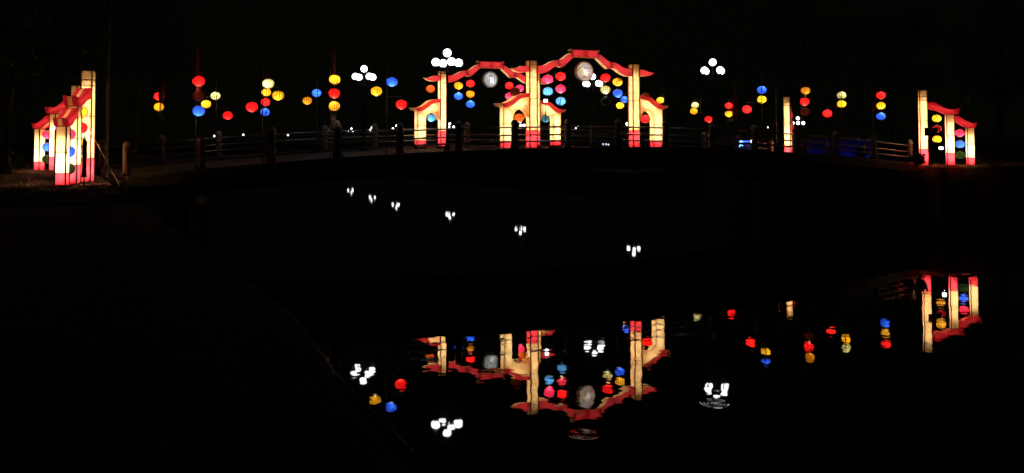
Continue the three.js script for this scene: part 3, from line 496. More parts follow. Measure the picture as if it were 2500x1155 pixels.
for (const [px, py, z, turn, n, label] of [[1092, 129, -0.34, 0.35 - TURN, 4, 'five-globe lamp in front of the column with pink brush marks'], [1740, 152, -0.34, 0.03, 4, 'white globe lamp standing apart to the right of the gates'], [889, 168, -WIDE + 0.38, 0.62 - TURN, 4, 'white globe lamp above the golden lantern left of the gates'], [1447, 187, -WIDE + 0.38, 0.52 - TURN, 4, 'white globe lamp seen through the taller gate under the 2020 disc']]) {
  const q = onLine(px, py, z), b = deckY(q.u); globeLamp(place(q.u, z, b), q.y - b, label, { turn: turn + TURN, globes: n, group: 'white globe lamps on the bridge' });
}
[[1545, 291, 75.8, 'lamp'], [1270, 297, 92, ''], [1098, 302, 109, ''], [968, 307, 123, ''], [908, 311, 135, ''], [858, 314, 152, '']].forEach(([px, py, d], i) => {
  const q = atDepth(px, py, d);
  globeLamp(V(q.x, 1.2, q.z), q.y - 1.2, ['distant shore lamp hidden behind the right tall column', 'distant shore lamp shining through the left arch of the taller gate', 'distant shore lamp beside the balustrade post under the five-globe lamp', 'distant shore lamp just above the rail left of the lower looking gate', 'distant shore lamp above the rail under the golden ribbed lantern', 'farthest shore lamp, a small glint right beside the walker'][i], { turn: 0.4 + i, simple: true, globes: 3, name: 'shore_lamp', group: 'lamps along the far shore' });
});
{ const q = atDepth(1948, 289, 76); globeLamp(V(q.x, RIGHT_Y, q.z), q.y - RIGHT_Y, 'shore lamp of three slanting globes right of the lone edge-on column', { turn: 0.2, simple: true, globes: 3, name: 'shore_lamp', group: 'lamps along the far shore' }); }
// far pinpoint lamps on short posts
M.pin = std(L3(0.8, 0.8, 0.8), 0.5, 0, { emissive: L3(1, 1, 1), emissiveIntensity: 4 });
[[523, 332, 190, 'tiny white light by the far post between the blue and red lanterns'], [594, 329, 200, 'tiny white light above the rail under the long arm red lantern'], [703, 330, 200, 'tiny white light above the rail left of the walker']].forEach(([px, py, d, l]) => {
  const q = atDepth(px, py, d), t = thing('far_light', l, 'light', V(q.x, px < 800 ? (d > 118 ? 0 : LEFT_Y) : 1.2, q.z), 0, 'tiny far lights');
  const y = q.y - t.position.y; part('pole', new THREE.CylinderGeometry(0.05, 0.07, y + (px < 800 ? 0.4 : 0), 6).translate(0, y / 2 - (px < 800 ? 0.2 : 0), 0), M.iron, t); part('bulb', new THREE.SphereGeometry(px === 1386 ? 0.28 : 0.18, 10, 8).translate(0, y, 0), M.pin, t); lamp(t, V(0, y, 0), 0xffffff, 0.3, 4);
});

[[1383, 301, 1, 'tiny upper light right of the left gate, over the rail'], [1386, 312, 1.5, 'brightest tiny light right of the left gate, over the rail'], [1406, 313, 0.8, 'tiny light just right of the brightest one over the rail'], [1412, 309, 0.8, 'rightmost tiny light of the small cluster over the rail'], [1875, 311, 0.8, 'tiny white glint over the rail before the lone edge-on column']].forEach(([px, py, k, l]) => {
  const z = -WIDE + 0.5, q = onLine(px, py, z), d = deckY(q.u), t = thing('stake_light', l, 'light', place(q.u, z, d), TURN, 'tiny stake lights by the far rails'), y = q.y - d;
  part('stake', new THREE.CylinderGeometry(0.012, 0.012, y, 6).translate(0, y / 2, 0), M.iron, t); part('bulb', new THREE.SphereGeometry(0.045 * k, 10, 8).translate(0, y, 0), M.pin, t); lamp(t, V(0, y, 0), 0xffffff, 0.02, 2);
});
// ---------------------------------------------------------------- floodlights, ground spots, sign board
M.flood = std(L3(0.9, 0.9, 0.9), 0.4, 0, { emissive: L3(0.85, 0.92, 1), emissiveIntensity: 7 });
function floodlight(p, aim, label, ground) {
  const t = thing('floodlight', label, 'floodlight', p, 0, 'small floodlights'); const head = new THREE.Group(); head.name = 'head'; t.add(head); head.lookAt(aim.clone().sub(p).add(p));
  head.rotation.set(0, Math.atan2(aim.x - p.x, aim.z - p.z), 0); head.rotateX(-Math.atan2(aim.y - p.y, Math.hypot(aim.x - p.x, aim.z - p.z)));
  part('housing', new RoundedBoxGeometry(0.2, 0.15, 0.08, 2, 0.015), M.black, head); part('lens_light', bx(0.17, 0.12, 0.012, 0, 0, 0.044), M.flood, head);
  part('stake', new THREE.CylinderGeometry(0.014, 0.014, p.y - ground, 6).translate(0, -(p.y - ground) / 2, -0.06), M.iron, t);
  const s = new THREE.SpotLight(0xdfeaff, 0.6, 0, 0.9, 0.6); s.name = 'beam'; s.position.set(0, 0, 0.06); s.target.position.set(0, 0, 3); s.castShadow = true; head.add(s, s.target);
}
floodlight(atDepth(133, 313, 33.6), V(-9, 4, -10), 'bluish white floodlight shining behind the short column at the left edge', LEFT_Y);
floodlight(atDepth(2298, 362, 45.0), V(14, 4.5, -30), 'white floodlight low between the columns of the right end screen', RIGHT_Y);
floodlight(onLine(1332, 246, -4.2).p, V(2, 5, -10), 'small white floodlight above the arch roof right of the tall left column', deckY(onLine(1332, 246, -4.2).u));
const spot = { teal: std(L3(0.2, 0.3, 0.3), 0.4, 0, { emissive: L3(0.12, 0.3, 0.26), emissiveIntensity: 1 }), blue: std(L3(0.2, 0.3, 0.6), 0.4, 0, { emissive: L3(0.12, 0.2, 0.9), emissiveIntensity: 1.6 }), white: std(L3(0.6, 0.7, 0.9), 0.4, 0, { emissive: L3(0.55, 0.65, 1), emissiveIntensity: 1.3 }) };
[[1104, 352, -1.4, 'teal', 'teal ground light by the foot of the column with brush marks'], [1199, 348, -1.4, 'teal', 'teal ground light left of the left arch leg of the taller gate'], [1316, 344, -1.6, 'blue', 'blue ground light at the foot of the tall left column'], [1471, 353, -2, 'white', 'leftmost of three bluish ground lights left of the right tall column'], [1478, 353, -2.1, 'white', 'middle one of three bluish ground lights left of the right tall column'], [1484, 354, -2, 'white', 'rightmost of three bluish ground lights left of the right tall column']].forEach(([px, py, z, c, l]) => {
  const q = onLine(px, py, z), d = deckY(q.u), t = thing('ground_light', l, 'light', place(q.u, z, d), TURN, 'small ground lights on the deck'), y = Math.max(0.06, q.y - d);
  part('spike', new THREE.CylinderGeometry(0.012, 0.012, y, 6).translate(0, y / 2, 0), M.iron, t); part('cup', new THREE.CylinderGeometry(0.045, 0.03, 0.08, 10).rotateX(1.1).translate(0, y, 0), M.black, t); part('lens_light', new THREE.SphereGeometry(0.04, 10, 8).scale(1, 1, 0.6).translate(0, y + 0.015, 0.045), spot[c], t);
  lamp(t, V(0, y + 0.015, 0.045), c === 'teal' ? 0x9fe8d8 : 0x6f8cff, 0.02, 1);
});
{ // black board with a pale mark in front of the right screen's tall column
  const p = atDepth(2268, 322, 43.6), t = thing('notice_board', 'black notice board with a white A-shaped mark before the right end column', 'sign', V(p.x, RIGHT_Y, p.z), 0.1), y = p.y - RIGHT_Y;
  const face = canvas(256, 128, (g, w, h) => { g.fillStyle = '#0a0a0a'; g.fillRect(0, 0, w, h); g.strokeStyle = '#f4f4f4'; g.lineWidth = 9; g.lineJoin = 'round'; g.beginPath(); g.moveTo(92, 78); g.lineTo(103, 42); g.lineTo(116, 78); g.moveTo(97, 66); g.lineTo(124, 74); g.stroke(); });
  part('board', bx(0.62, 0.36, 0.02, 0.1, y, 0), M.black, t); part('sign_print', new THREE.PlaneGeometry(0.6, 0.34).translate(0.1, y, 0.0125), std(0xffffff, 0.6, 0, { map: face }), t); part('post', new THREE.CylinderGeometry(0.018, 0.018, y - 0.18, 6).translate(0.1, (y - 0.18) / 2, 0), M.iron, t);
}

// ---------------------------------------------------------------- left bank: furled parasol, guy wire, pale mast
{
  const p = atDepth(205, 455, 27.6), t = thing('furled_parasol', 'black furled parasol standing before the tall left column', 'parasol', V(p.x, LEFT_Y, p.z)), h = atDepth(205, 325, 27.6).y - LEFT_Y;
  part('canopy', new THREE.LatheGeometry([[0, h], [0.012, h - 0.02], [0.02, h - 0.12], [0.055, h - 0.25], [0.07, h - 0.6], [0.062, 0.5], [0.08, 0.28], [0.06, 0.27], [0, 0.27]].map(([x, y]) => new THREE.Vector2(x, y)), 14), M.black, t);
  part('pole', new THREE.CylinderGeometry(0.018, 0.018, 0.3, 8).translate(0, 0.15, 0), M.iron, t); part('foot', new THREE.CylinderGeometry(0.16, 0.18, 0.05, 16).translate(0, 0.025, 0), M.black, t);
}
{ const a = atDepth(217.5, 316, 30.33), b = atDepth(293, 432, 29.0); single('guy_wire', rod(a, V(b.x, LEFT_Y - 0.05, b.z), 0.012, 6), std(L3(0.45, 0.36, 0.28), 0.6, 0.2), 'pale guy wire slanting from the tall left column to the ground', 'wire'); }
{ const p = atDepth(261, 330, 34), t = thing('mast', 'tall pale mast rising out of the picture behind the left balustrade posts', 'pole', V(p.x, LEFT_Y, p.z)); part('shaft', new THREE.CylinderGeometry(0.05, 0.065, 8.2, 14).translate(0, 4.1, 0), std(L3(0.42, 0.36, 0.28), 0.7, 0, { map: scaled(grain, 1, 6) }), t); part('finial', new THREE.SphereGeometry(0.08, 12, 10).translate(0, 8.22, 0), M.steel, t); }
{ const p = atDepth(1896, 330, 50), t = thing('thin_mast', 'thin pale mast just left of the lone edge-on column', 'pole', V(p.x, 0, p.z)), q = onLine(1896, 330, -WIDE * 0.75); t.position.copy(place(q.u, -WIDE * 0.75, deckY(q.u))); const h = onLine(1896, 205, -WIDE * 0.75).y - deckY(q.u); part('shaft', new THREE.CylinderGeometry(0.02, 0.026, h, 8).translate(0, h / 2, 0), M.steel, t); part('finial', new THREE.SphereGeometry(0.04, 10, 8).translate(0, h, 0), M.steel, t); }
{ // cable lying along the brink of the near bank
  const pts = [[1030, 1128], [1000, 1099], [925, 1024], [835, 934], [800, 889], [770, 849]].map(([x, y]) => { const p = hitY(x, y, 2.515); return V(p.x - 0.0, LEFT_Y + 0.006, p.z); });
  single('cable', tube(pts, 0.006, 40, 6), std(L3(0.5, 0.5, 0.48), 0.5), 'thin pale cable lying along the dark brink of the near bank', 'cable');
}
{ // stool beside the right end screen
  const p = atDepth(2377, 403, 47.4), t = thing('wooden_stool', 'small brown wooden stool right of the last short column', 'stool', V(p.x, RIGHT_Y, p.z), 0.5), h = 0.62;
  part('seat', new RoundedBoxGeometry(0.46, 0.05, 0.3, 2, 0.015).rotateZ(-0.06).translate(0, h, 0), M.wood, t);
  for (const [sx, sz] of [[-1, -1], [-1, 1], [1, -1], [1, 1]]) part('leg', rod(V(sx * 0.22, 0, sz * 0.15), V(sx * 0.15, h - 0.02, sz * 0.1), 0.025, 6), M.wood, t);
  part('stretcher', rod(V(-0.19, 0.22, 0.13), V(0.19, 0.22, 0.13), 0.014, 6), M.wood, t);
}

// ---------------------------------------------------------------- stall behind the right rails
{
  const z = -WIDE + 0.75, a = onLine(1972, 350, z), b = onLine(2140, 350, z), mid = (a.u + b.u) / 2, w = b.u - a.u, d = deckY(mid);
  const t = thing('tarpaulin_screen', 'dark blue tarpaulin stretched behind the right rails and the seated person', 'tarpaulin', place(mid, z, d), TURN);
  const g = new THREE.PlaneGeometry(w, 1.12, 60, 16), p = g.attributes.position, r = rand(61);
  for (let i = 0; i < p.count; i++) { const x = p.getX(i), y = p.getY(i); p.setZ(i, 0.025 * Math.sin(x * 5.2 + y * 1.5) + 0.012 * Math.sin(x * 13 - y * 6) + 0.006 * Math.sin(y * 17 + x)); }
  g.computeVertexNormals(); g.translate(0, 0.62, 0);
  part('tarpaulin', g, std(L3(0.03, 0.04, 0.30), 0.55, 0, { side: THREE.DoubleSide, map: scaled(grain, 3, 2) }), t);
  for (const x of [-w / 2, -w / 6, w / 6, w / 2]) part('post', new THREE.CylinderGeometry(0.02, 0.02, 1.25, 8).translate(x, 0.625, -0.065), M.iron, t);
  part('top_bar', rod(V(-w / 2, 1.2, -0.065), V(w / 2, 1.2, -0.065), 0.016), M.iron, t);
  part('led_strip_light', bx(w * 0.9, 0.012, 0.02, 0, 0.03, 0.55), std(L3(0.3, 0.3, 0.9), 0.4, 0, { emissive: L3(0.06, 0.08, 1), emissiveIntensity: 3 }), t);
  for (const x of [-w * 0.36, -w * 0.12, w * 0.12, w * 0.36]) lamp(t, V(x, 0.08, 0.55), 0x2a36ff, 0.32, 2);
}
{ // small cart with blue lights
  const z = -5.2, q = onLine(1812, 355, z), d = deckY(q.u), t = thing('snack_cart', 'small dark cart edged with glowing blue lights and one white lamp', 'cart', place(q.u, z, d), TURN);
  const body = part('body', new RoundedBoxGeometry(0.8, 0.34, 0.45, 2, 0.04).translate(0, 0.38, 0), std(L3(0.03, 0.04, 0.12), 0.3), t);
  for (const s of [-1, 1]) for (const k of [-1, 1]) { const wh = part('wheel', new THREE.TorusGeometry(0.11, 0.03, 8, 20).translate(s * 0.26, 0.14, k * 0.24), M.black, t); part('hub', new THREE.CylinderGeometry(0.06, 0.06, 0.03, 10).rotateX(Math.PI / 2).translate(s * 0.26, 0.14, k * 0.24), M.steel, wh); }
  part('handle', tube([V(0.38, 0.5, -0.18), V(0.55, 0.72, -0.18), V(0.55, 0.72, 0.18), V(0.38, 0.5, 0.18)], 0.014, 16), M.steel, t);
  part('canopy', new RoundedBoxGeometry(0.86, 0.05, 0.5, 2, 0.02).translate(0, 0.68, 0), M.black, t); for (const s of [-1, 1]) for (const k of [-1, 1]) part('upright', rod(V(s * 0.36, 0.5, k * 0.2), V(s * 0.36, 0.66, k * 0.2), 0.01, 6), M.steel, t);
  const em = (c, i) => std(L3(0.3, 0.3, 0.5), 0.4, 0, { emissive: L3(...c), emissiveIntensity: i }), blue = em([0.03, 0.10, 1], 2.2), cyan = em([0.2, 0.6, 1], 2), white = em([0.75, 0.88, 1], 3);
  part('led_strip_light', bx(0.46, 0.06, 0.02, 0.04, 0.68, 0.27), blue, t); part('led_strip_light', new THREE.CapsuleGeometry(0.042, 0.14, 4, 8).rotateZ(Math.PI / 2).translate(-0.3, 0.68, 0.28), cyan, t); part('led_strip_light', tube([V(-0.4, 0.42, 0.25), V(-0.32, 0.5, 0.25), V(-0.18, 0.47, 0.25)], 0.026, 10), cyan, t);
  part('lamp_bulb', new THREE.SphereGeometry(0.055, 12, 10).scale(1.1, 1.6, 1).translate(0.36, 0.69, 0.3), white, t);
  lamp(t, V(0.36, 0.69, 0.3), 0xb8d4ff, 0.06, 2); lamp(t, V(0, 0.68, 0.36), 0x2a50ff, 0.12, 2);
}
{ // parked motor scooter in front of the tarpaulin
  const z = -WIDE + 1.5, q = onLine(2103, 360, z), d = deckY(q.u), t = thing('motor_scooter', 'dark parked motor scooter with a faint chrome gleam before the blue tarpaulin', 'scooter', place(q.u, z, d), TURN + 0.35, undefined);
  const paint = std(L3(0.02, 0.02, 0.04), 0.2, 0.2), s = new THREE.Shape(v2([[-0.62, 0.36], [-0.66, 0.62], [-0.45, 0.74], [-0.05, 0.7], [0.05, 0.45], [0.2, 0.32], [0.4, 0.36], [0.5, 0.85], [0.57, 0.84], [0.6, 0.55], [0.5, 0.3], [0.3, 0.2], [-0.2, 0.2]]));
  part('body', new THREE.ExtrudeGeometry(s, { depth: 0.2, bevelEnabled: true, bevelSize: 0.04, bevelThickness: 0.05, bevelSegments: 3 }).translate(0, 0, -0.1), paint, t);
  for (const x of [-0.58, 0.62]) { const w = part('wheel', new THREE.TorusGeometry(0.2, 0.05, 10, 26).translate(x, 0.25, 0), M.black, t); part('rim', new THREE.TorusGeometry(0.14, 0.02, 6, 20).translate(x, 0.25, 0), M.steel, w); }
  part('seat', new RoundedBoxGeometry(0.66, 0.1, 0.26, 3, 0.04).translate(-0.3, 0.8, 0), M.black, t); part('handlebar', tube([V(0.42, 1.0, -0.32), V(0.5, 1.02, -0.1), V(0.5, 1.02, 0.1), V(0.42, 1.0, 0.32)], 0.015, 16), M.steel, t);
  part('head_lamp', new THREE.SphereGeometry(0.08, 14, 10).scale(0.7, 1, 1).translate(0.6, 0.86, 0), std(L3(0.8, 0.8, 0.85), 0.1, 0.6), t); for (const k of [-1, 1]) part('mirror', merge([rod(V(0.45, 1.02, k * 0.26), V(0.42, 1.2, k * 0.32), 0.007, 6), new THREE.CylinderGeometry(0.05, 0.05, 0.015, 12).rotateZ(1.4).translate(0.42, 1.22, k * 0.32)]), M.steel, t);
  part('stand', rod(V(-0.05, 0.22, 0.08), V(-0.1, 0, 0.2), 0.012, 6), M.steel, t);
}

// ---------------------------------------------------------------- people
function field(bones, lo, hi, res, k = 0.03) {               // bones: [a, b, ra, rb] joined with a smooth minimum and meshed
  const mc = new MarchingCubes(res, M.black, false, false, 120000), n = mc.size, c = lo.clone().add(hi).multiplyScalar(0.5), h = hi.clone().sub(lo).multiplyScalar(0.5); mc.isolation = 0;
  const p = V(0, 0, 0), ab = V(0, 0, 0), ap = V(0, 0, 0);
  for (let z = 0; z < n; z++) for (let y = 0; y < n; y++) for (let x = 0; x < n; x++) {
    p.set((x - n / 2) / (n / 2) * h.x + c.x, (y - n / 2) / (n / 2) * h.y + c.y, (z - n / 2) / (n / 2) * h.z + c.z); let d = 9;
    for (const [a, b, ra, rb] of bones) { ab.copy(b).sub(a); ap.copy(p).sub(a); const t = THREE.MathUtils.clamp(ap.dot(ab) / Math.max(ab.lengthSq(), 1e-9), 0, 1), e = ap.addScaledVector(ab, -t).length() - lerp(ra, rb, t), q = Math.max(k - Math.abs(d - e), 0) / k; d = Math.min(d, e) - q * q * k * 0.25; }
    mc.field[x + y * n + z * n * n] = -d;
  }
  mc.update(); const cnt = mc.count, g = new THREE.BufferGeometry(), a = new Float32Array(cnt * 3);
  for (let i = 0; i < cnt; i++) { a[i * 3] = mc.positionArray[i * 3] * h.x + c.x; a[i * 3 + 1] = mc.positionArray[i * 3 + 1] * h.y + c.y; a[i * 3 + 2] = mc.positionArray[i * 3 + 2] * h.z + c.z; }
  g.setAttribute('position', new THREE.BufferAttribute(a, 3)); const m = mergeVertices(g, 1e-4); m.computeVertexNormals();
  const N = m.attributes.normal, P = m.attributes.position; let s = 0; for (let i = 0; i < Math.min(P.count, 400); i++) s += N.getX(i) * (P.getX(i) - c.x) + N.getZ(i) * (P.getZ(i) - c.z); if (s < 0) { const ix = m.index.array; for (let i = 0; i < ix.length; i += 3) { const q = ix[i]; ix[i] = ix[i + 1]; ix[i + 1] = q; } m.computeVertexNormals(); }
  return m;
}
const lump = (x, y, z, r) => [V(x, y, z), V(x, y + 1e-4, z), r, r];
function headGeo(at, yaw, nod) {                              // looks along +z before turning
  const b = [[V(0, 0.035, -0.012), V(0, 0.03, 0.012), 0.092, 0.088], [V(0, -0.06, 0.025), V(0, -0.075, 0.055), 0.06, 0.036], [V(0, 0.012, 0.098), V(0, -0.022, 0.115), 0.011, 0.016], [V(-0.02, -0.056, 0.092), V(0.02, -0.056, 0.092), 0.011, 0.011], [V(-0.018, -0.069, 0.088), V(0.018, -0.069, 0.088), 0.010, 0.010], [V(-0.045, 0.03, 0.082), V(0.045, 0.03, 0.082), 0.012, 0.012], lump(0.094, -0.01, -0.005, 0.02), lump(-0.094, -0.01, -0.005, 0.02), [V(0, -0.06, -0.02), V(0, -0.15, -0.03), 0.052, 0.056]];
  const g = field(b, V(-0.15, -0.2, -0.15), V(0.15, 0.16, 0.16), 56, 0.02); return g.rotateX(nod).rotateY(yaw).translate(at.x, at.y, at.z);
}
function handGeo(at, dir, side, curl = 0.5) {                 // palm along -y, five curled fingers
  const b = [[V(0, 0.02, 0), V(0, -0.06, 0), 0.024, 0.03], [V(0.018, -0.03, 0), V(0.022, -0.075, 0), 0.02, 0.018], [V(-0.018, -0.03, 0), V(-0.022, -0.075, 0), 0.02, 0.018]];
  [[-0.03, 0.062], [-0.011, 0.075], [0.009, 0.07], [0.028, 0.054]].forEach(([x, l]) => { const k = V(x, -0.085, 0), m = V(x, -0.085 - l * 0.5, 0.02 * curl + 0.004), e = V(x * 0.9, -0.085 - l * 0.85, 0.045 * curl + 0.012); b.push([k, m, 0.0095, 0.009], [m, e, 0.009, 0.008]); });
  b.push([V(-0.026 * side, -0.02, 0.004), V(-0.052 * side, -0.055, 0.018), 0.012, 0.01], [V(-0.052 * side, -0.055, 0.018), V(-0.05 * side, -0.085, 0.03), 0.01, 0.0085]);
  return field(b, V(-0.09, -0.19, -0.06), V(0.09, 0.06, 0.09), 52, 0.008).applyQuaternion(new THREE.Quaternion().setFromUnitVectors(V(0, -1, 0), dir.clone().normalize())).translate(at.x, at.y, at.z);
}
function person(pos, turn, label, J, look, cloth) {
  const t = thing('person', label, 'person', pos, turn);
  const skin = std(L3(0.42, 0.25, 0.17), 0.6), limb = [];
  const torso = [[J.hip.clone().add(V(-0.08, 0, 0)), J.hip.clone().add(V(0.08, 0, 0)), 0.10, 0.10], [J.hip, J.waist, 0.125, 0.115], [J.waist, J.chest, 0.115, 0.135], [J.chest.clone().add(V(-0.08, 0.02, 0)), J.chest.clone().add(V(0.08, 0.02, 0)), 0.105, 0.105], [J.neck.clone().add(V(-0.13, -0.06, 0)), J.neck.clone().add(V(0.13, -0.06, 0)), 0.062, 0.062], [J.chest, J.neck, 0.09, 0.052]];
  const arms = [], fore = [], legs = [], shins = [], feet = [], hands = [];
  for (const s of ['l', 'r']) {
    const A = J.arm[s], G = J.leg[s]; arms.push([A[0], A[1], 0.052, 0.042]); fore.push([A[1], A[2], 0.04, 0.028]); legs.push([G[0], G[1], 0.088, 0.058]); shins.push([G[1], G[1].clone().lerp(G[2], 0.35), 0.055, 0.058], [G[1].clone().lerp(G[2], 0.35), G[2], 0.058, 0.037]); feet.push([G[2].clone().add(V(0, -0.03, -0.03)), G[2].clone().add(V(0, -0.035, 0.15)), 0.036, 0.03]);
    hands.push(handGeo(A[2], A[2].clone().sub(A[1]), s === 'l' ? 1 : -1));
  }
  const all = [...torso, ...arms, ...fore, ...legs, ...shins, ...feet], lo = V(9, 9, 9), hi = V(-9, -9, -9);
  for (const [a, b, r, q] of all) { const m = Math.max(r, q) + 0.06; for (const p of [a, b]) { lo.min(p.clone().subScalar(m)); hi.max(p.clone().addScalar(m)); } }
  part('body', merge([field(all, lo, hi, 84, 0.03), headGeo(J.head, look[0], look[1]), ...hands].map(g => { const n = g.toNonIndexed(); n.deleteAttribute('uv'); return n; })), skin, t);
  const fat = (l, e) => l.map(([a, b, r, q]) => [a, b, r + e, q + e]);
  part('shirt', field([...fat(torso.slice(1, 5), 0.014), ...fat(arms, 0.016), ...(cloth.long ? fat(fore, 0.012) : [])], lo, hi, 84, 0.03), cloth.shirt, t);
  part('trousers', field([...fat([torso[0]], 0.017), ...fat(legs, 0.016), ...fat(shins, 0.017)], lo, hi, 84, 0.03), cloth.trousers, t);
  feet.forEach(f => part('shoe', field(fat([f], 0.012), V(...f[0].clone().min(f[1]).subScalar(0.08).toArray()), V(...f[0].clone().max(f[1]).addScalar(0.08).toArray()), 30, 0.02), M.black, t));
  part('hair', field([[V(0, 0.055, -0.03), V(0, 0.06, 0.01), 0.098, 0.09], [V(-0.05, 0.0, -0.05), V(0.05, 0.0, -0.05), 0.066, 0.066]], V(-0.16, -0.12, -0.17), V(0.16, 0.2, 0.14), 44, 0.03).rotateX(look[1]).rotateY(look[0]).translate(J.head.x, J.head.y, J.head.z), std(L3(0.012, 0.010, 0.009), 0.5), t);
}
{ // walker on the deck in a pale shirt, leaning forward, going left
  const z = -1.5, q = onLine(826, 340, z);
  person(place(q.u, z, deckY(q.u)), TURN - Math.PI / 2 + 0.25, 'person in a pale shirt walking along the bridge below the yellow lantern', {
    hip: V(0, 0.88, 0), waist: V(0, 1.03, 0.03), chest: V(0, 1.25, 0.10), neck: V(0, 1.41, 0.15), head: V(0, 1.545, 0.21),
    arm: { l: [V(0.17, 1.36, 0.14), V(0.22, 1.12, 0.02), V(0.20, 0.97, 0.17)], r: [V(-0.17, 1.36, 0.14), V(-0.21, 1.13, 0.2), V(-0.17, 1.02, 0.38)] },
    leg: { l: [V(0.09, 0.86, 0), V(0.10, 0.47, 0.13), V(0.10, 0.085, 0.20)], r: [V(-0.09, 0.86, 0), V(-0.10, 0.46, 0.02), V(-0.10, 0.085, -0.24)] } }, [0.1, 0.25],
    { shirt: std(L3(0.22, 0.17, 0.15), 0.9), trousers: std(L3(0.03, 0.03, 0.035), 0.9) });
}
{ // seated on a low stool before the tarpaulin
  const z = -WIDE + 1.45, q = onLine(2022, 345, z), d = deckY(q.u), p = place(q.u, z, d);
  person(p, TURN * 0.3 - 0.1, 'person in dark clothes sitting before the blue tarpaulin behind the right rails', {
    hip: V(0, 0.36, -0.12), waist: V(0, 0.50, -0.10), chest: V(0, 0.71, -0.06), neck: V(0, 0.87, -0.03), head: V(0, 1.0, 0.01),
    arm: { l: [V(0.17, 0.82, -0.04), V(0.23, 0.58, 0.02), V(0.13, 0.46, 0.22)], r: [V(-0.17, 0.82, -0.04), V(-0.23, 0.58, 0.02), V(-0.13, 0.46, 0.22)] },
    leg: { l: [V(0.09, 0.36, -0.08), V(0.13, 0.43, 0.32), V(0.13, 0.085, 0.30)], r: [V(-0.09, 0.36, -0.08), V(-0.13, 0.43, 0.32), V(-0.13, 0.085, 0.32)] } }, [0, 0.05],
    { shirt: std(L3(0.03, 0.035, 0.09), 0.9), trousers: std(L3(0.02, 0.02, 0.03), 0.9), long: true });
  const t = thing('low_stool', 'low plastic stool under the person before the blue tarpaulin', 'stool', p.clone().addScaledVector(Z, -0.12), TURN * 0.3); part('seat', new RoundedBoxGeometry(0.3, 0.03, 0.28, 2, 0.012).translate(0, 0.225, 0), std(L3(0.25, 0.05, 0.04), 0.4), t); for (const [a, b] of [[-1, -1], [-1, 1], [1, -1], [1, 1]]) part('leg', rod(V(a * 0.13, 0, b * 0.12), V(a * 0.11, 0.22, b * 0.1), 0.018, 6), std(L3(0.25, 0.05, 0.04), 0.4), t);
}

// ---------------------------------------------------------------- trees, shrubs, grass
function leaves(n, seed, cx, cy, cz, rx, ry, rz, size, clumps) {
  const r = rand(seed), pos = [], idx = [], C = Array.from({ length: clumps }, () => { const a = r() * 6.283, u = r() * 2 - 1, q = 0.45 + 0.55 * Math.cbrt(r()), s = Math.sqrt(1 - u * u); return [cx + rx * q * s * Math.cos(a), cy + ry * q * u, cz + rz * q * s * Math.sin(a), 0.2 + 0.22 * r()]; });
  for (let k = 0; k < n; k++) {
    const c = C[Math.floor(r() * clumps)], g = () => (r() + r() + r() - 1.5) * 1.2, x = c[0] + g() * c[3] * rx, y = c[1] + g() * c[3] * ry * 0.8, z = c[2] + g() * c[3] * rz;
    const d = V(r() - 0.5, r() * 0.6 - 0.7, r() - 0.5).normalize(), w = V(r() - 0.5, r() - 0.5, r() - 0.5).cross(d).normalize(), s = size * (0.6 + 0.8 * r()), b = pos.length / 3;
    const mid = V(x, y, z).addScaledVector(d, s * 0.5); pos.push(x, y, z, mid.x + w.x * s * 0.24, mid.y + w.y * s * 0.24, mid.z + w.z * s * 0.24, x + d.x * s, y + d.y * s, z + d.z * s, mid.x - w.x * s * 0.24, mid.y - w.y * s * 0.24 - 0.01, mid.z - w.z * s * 0.24); idx.push(b, b + 1, b + 2, b, b + 2, b + 3);
  }
  const g = new THREE.BufferGeometry(); g.setAttribute('position', new THREE.Float32BufferAttribute(pos, 3)); g.setIndex(idx); g.computeVertexNormals(); return g;
}
function tree(p, h, rx, ry, label, seed, lean = 0.2) {
  const t = thing('tree', label, 'tree', p, 0, 'trees around the pond'), r = rand(seed), cy = h - ry, limbs = [];
  const top = V(lean, cy, 0); limbs.push(tube([V(0, -0.05, 0), V(lean * 0.2, h * 0.25, 0.05), V(lean * 0.6, h * 0.45, -0.05), top], 0.12, 14, 9));
  for (let k = 0; k < 6; k++) { const a = k / 6 * 6.28 + r(), b = V(lean * 0.7, cy - ry * 0.6 + r() * 0.4, 0); limbs.push(tube([b, b.clone().add(V(Math.cos(a) * rx * 0.4, ry * 0.5, Math.sin(a) * rx * 0.4)), b.clone().add(V(Math.cos(a) * rx * 0.75, ry * (0.7 + 0.5 * r()), Math.sin(a) * rx * 0.75))], 0.04, 8, 6)); }
  part('trunk', merge(limbs), M.bark, t); const c = part('crown', leaves(2600, seed + 1, lean, cy, 0, rx, ry, rx, 0.22, 34), M.leaf, t); return t;
}
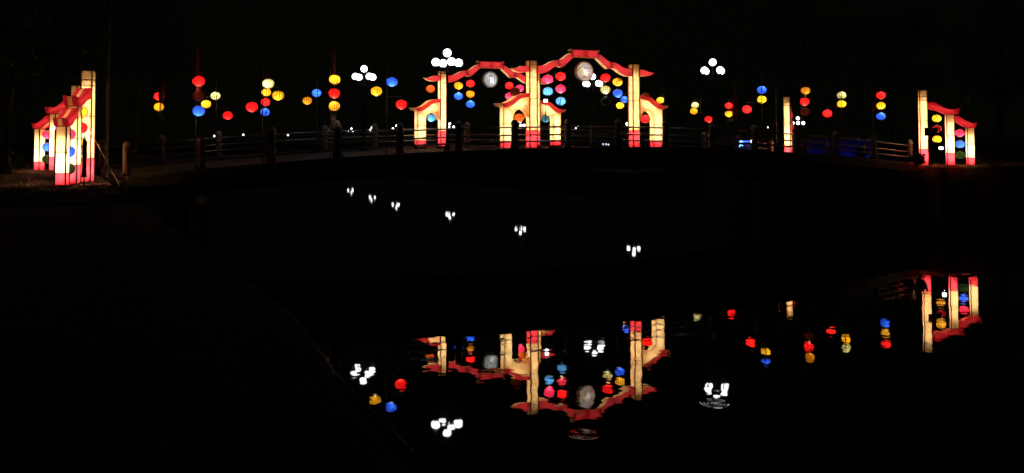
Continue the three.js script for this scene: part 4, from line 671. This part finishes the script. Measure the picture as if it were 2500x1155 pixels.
{ // a long bough reaches in from the left over the screens
  const a = atDepth(-150, 430, 28.0), t = thing('tree', 'overhanging bough at the left edge, its sprigs before the tall column top', 'tree', V(a.x, LEFT_Y, a.z), 0, 'trees around the pond'), e = atDepth(186, 168, 28.6).sub(t.position);
  part('trunk', merge([tube([V(0, -0.05, 0), V(0.1, 1.6, 0), V(0.5, 3.2, 0), V(1.0, 4.6, -0.2)], 0.11, 16, 9), tube([V(0.45, 3.0, 0), V(1.3, 3.85, -0.1), V(2.6, 4.0, -0.3), e.clone().add(V(-0.2, 0.2, 0)), e], 0.02, 24, 6)]), M.bark, t);
  part('crown', mergeGeometries([leaves(1500, 72, 0.8, 4.9, 0, 1.6, 1.2, 1.4, 0.2, 24), leaves(46, 73, e.x - 0.03, e.y + 0.04, e.z, 0.16, 0.2, 0.12, 0.15, 5), leaves(40, 75, e.x - 0.5, e.y + 0.3, e.z, 0.4, 0.2, 0.2, 0.15, 6)]), M.leaf, t);
}
[[20, 47, 9, 2.6, 2.4, 'dark tree behind the further left screen'], [330, 52, 9.5, 2.8, 2.6, 'dark tree behind the leftmost flag pole'], [2440, 58, 9, 2.8, 2.5, 'dark tree behind the right end screen'], [2180, 66, 10, 3, 2.8, 'dark tree behind the red, yellow, blue string'], [1960, 79, 12.5, 3.4, 3.2, 'tall dark tree behind the amber and red string']].forEach(([px, d, h, rx, ry, l], i) => { const p = atDepth(px, 380, d); tree(V(p.x, px < 1000 ? LEFT_Y : RIGHT_Y, p.z), h, rx, ry, l, 200 + i * 7); });
function shrub(p, r, h, label, seed) { const t = thing('shrub', label, 'shrub', p, 0, 'low shrubs by the screens'); part('foliage', leaves(700, seed, 0, h * 0.55, 0, r, h * 0.5, r, 0.13, 14), M.leaf, t); part('stem', merge([0, 1, 2].map(k => rod(V(0, -0.02, 0), V(Math.cos(k * 2.1) * r * 0.5, h * 0.6, Math.sin(k * 2.1) * r * 0.5), 0.012, 5))), M.bark, t); }
{ const p = atDepth(2238, 392, 44.3); shrub(V(p.x, RIGHT_Y, p.z), 0.3, 0.7, 'leafy shrub silhouetted at the foot of the right end column', 501); }
{ const p = atDepth(22, 430, 37); shrub(V(p.x, LEFT_Y, p.z), 0.5, 0.8, 'low dark shrub at the left edge beside the furthest short column', 502); }
{ // grass on the left bank
  const blade = new THREE.BufferGeometry(); blade.setAttribute('position', new THREE.Float32BufferAttribute([-0.006, 0, 0, 0.006, 0, 0, 0.012, 0.09, 0.01], 3)); blade.computeVertexNormals();
  const n = 9000, im = new THREE.InstancedMesh(blade, M.grass, n), r = rand(909), m = new THREE.Matrix4(), q = new THREE.Quaternion(), e = new THREE.Euler(); let k = 0;
  while (k < n) { const d = 20 + 12 * r(), px = -60 + 420 * r(), p = atDepth(px, 400, d); if (Math.sin(p.x * 3.1) + Math.sin(p.z * 2.3 + p.x) + 1.3 * r() < 0.3) continue; e.set((r() - 0.5) * 0.9, r() * 6.28, (r() - 0.5) * 0.9); m.compose(V(p.x, LEFT_Y - 0.004, p.z), q.setFromEuler(e), V(1, 0.5 + r(), 1)); im.setMatrixAt(k, m); im.setColorAt(k, L3(0.6 + 0.6 * r(), 0.6 + 0.5 * r(), 0.5 + 0.4 * r())); k++; }
  im.name = 'grass'; im.userData = { kind: 'stuff', label: 'sparse short grass on the left bank around the screens', category: 'grass' }; im.castShadow = im.receiveShadow = true; scene.add(im);
}
renderer.render(scene, camera);
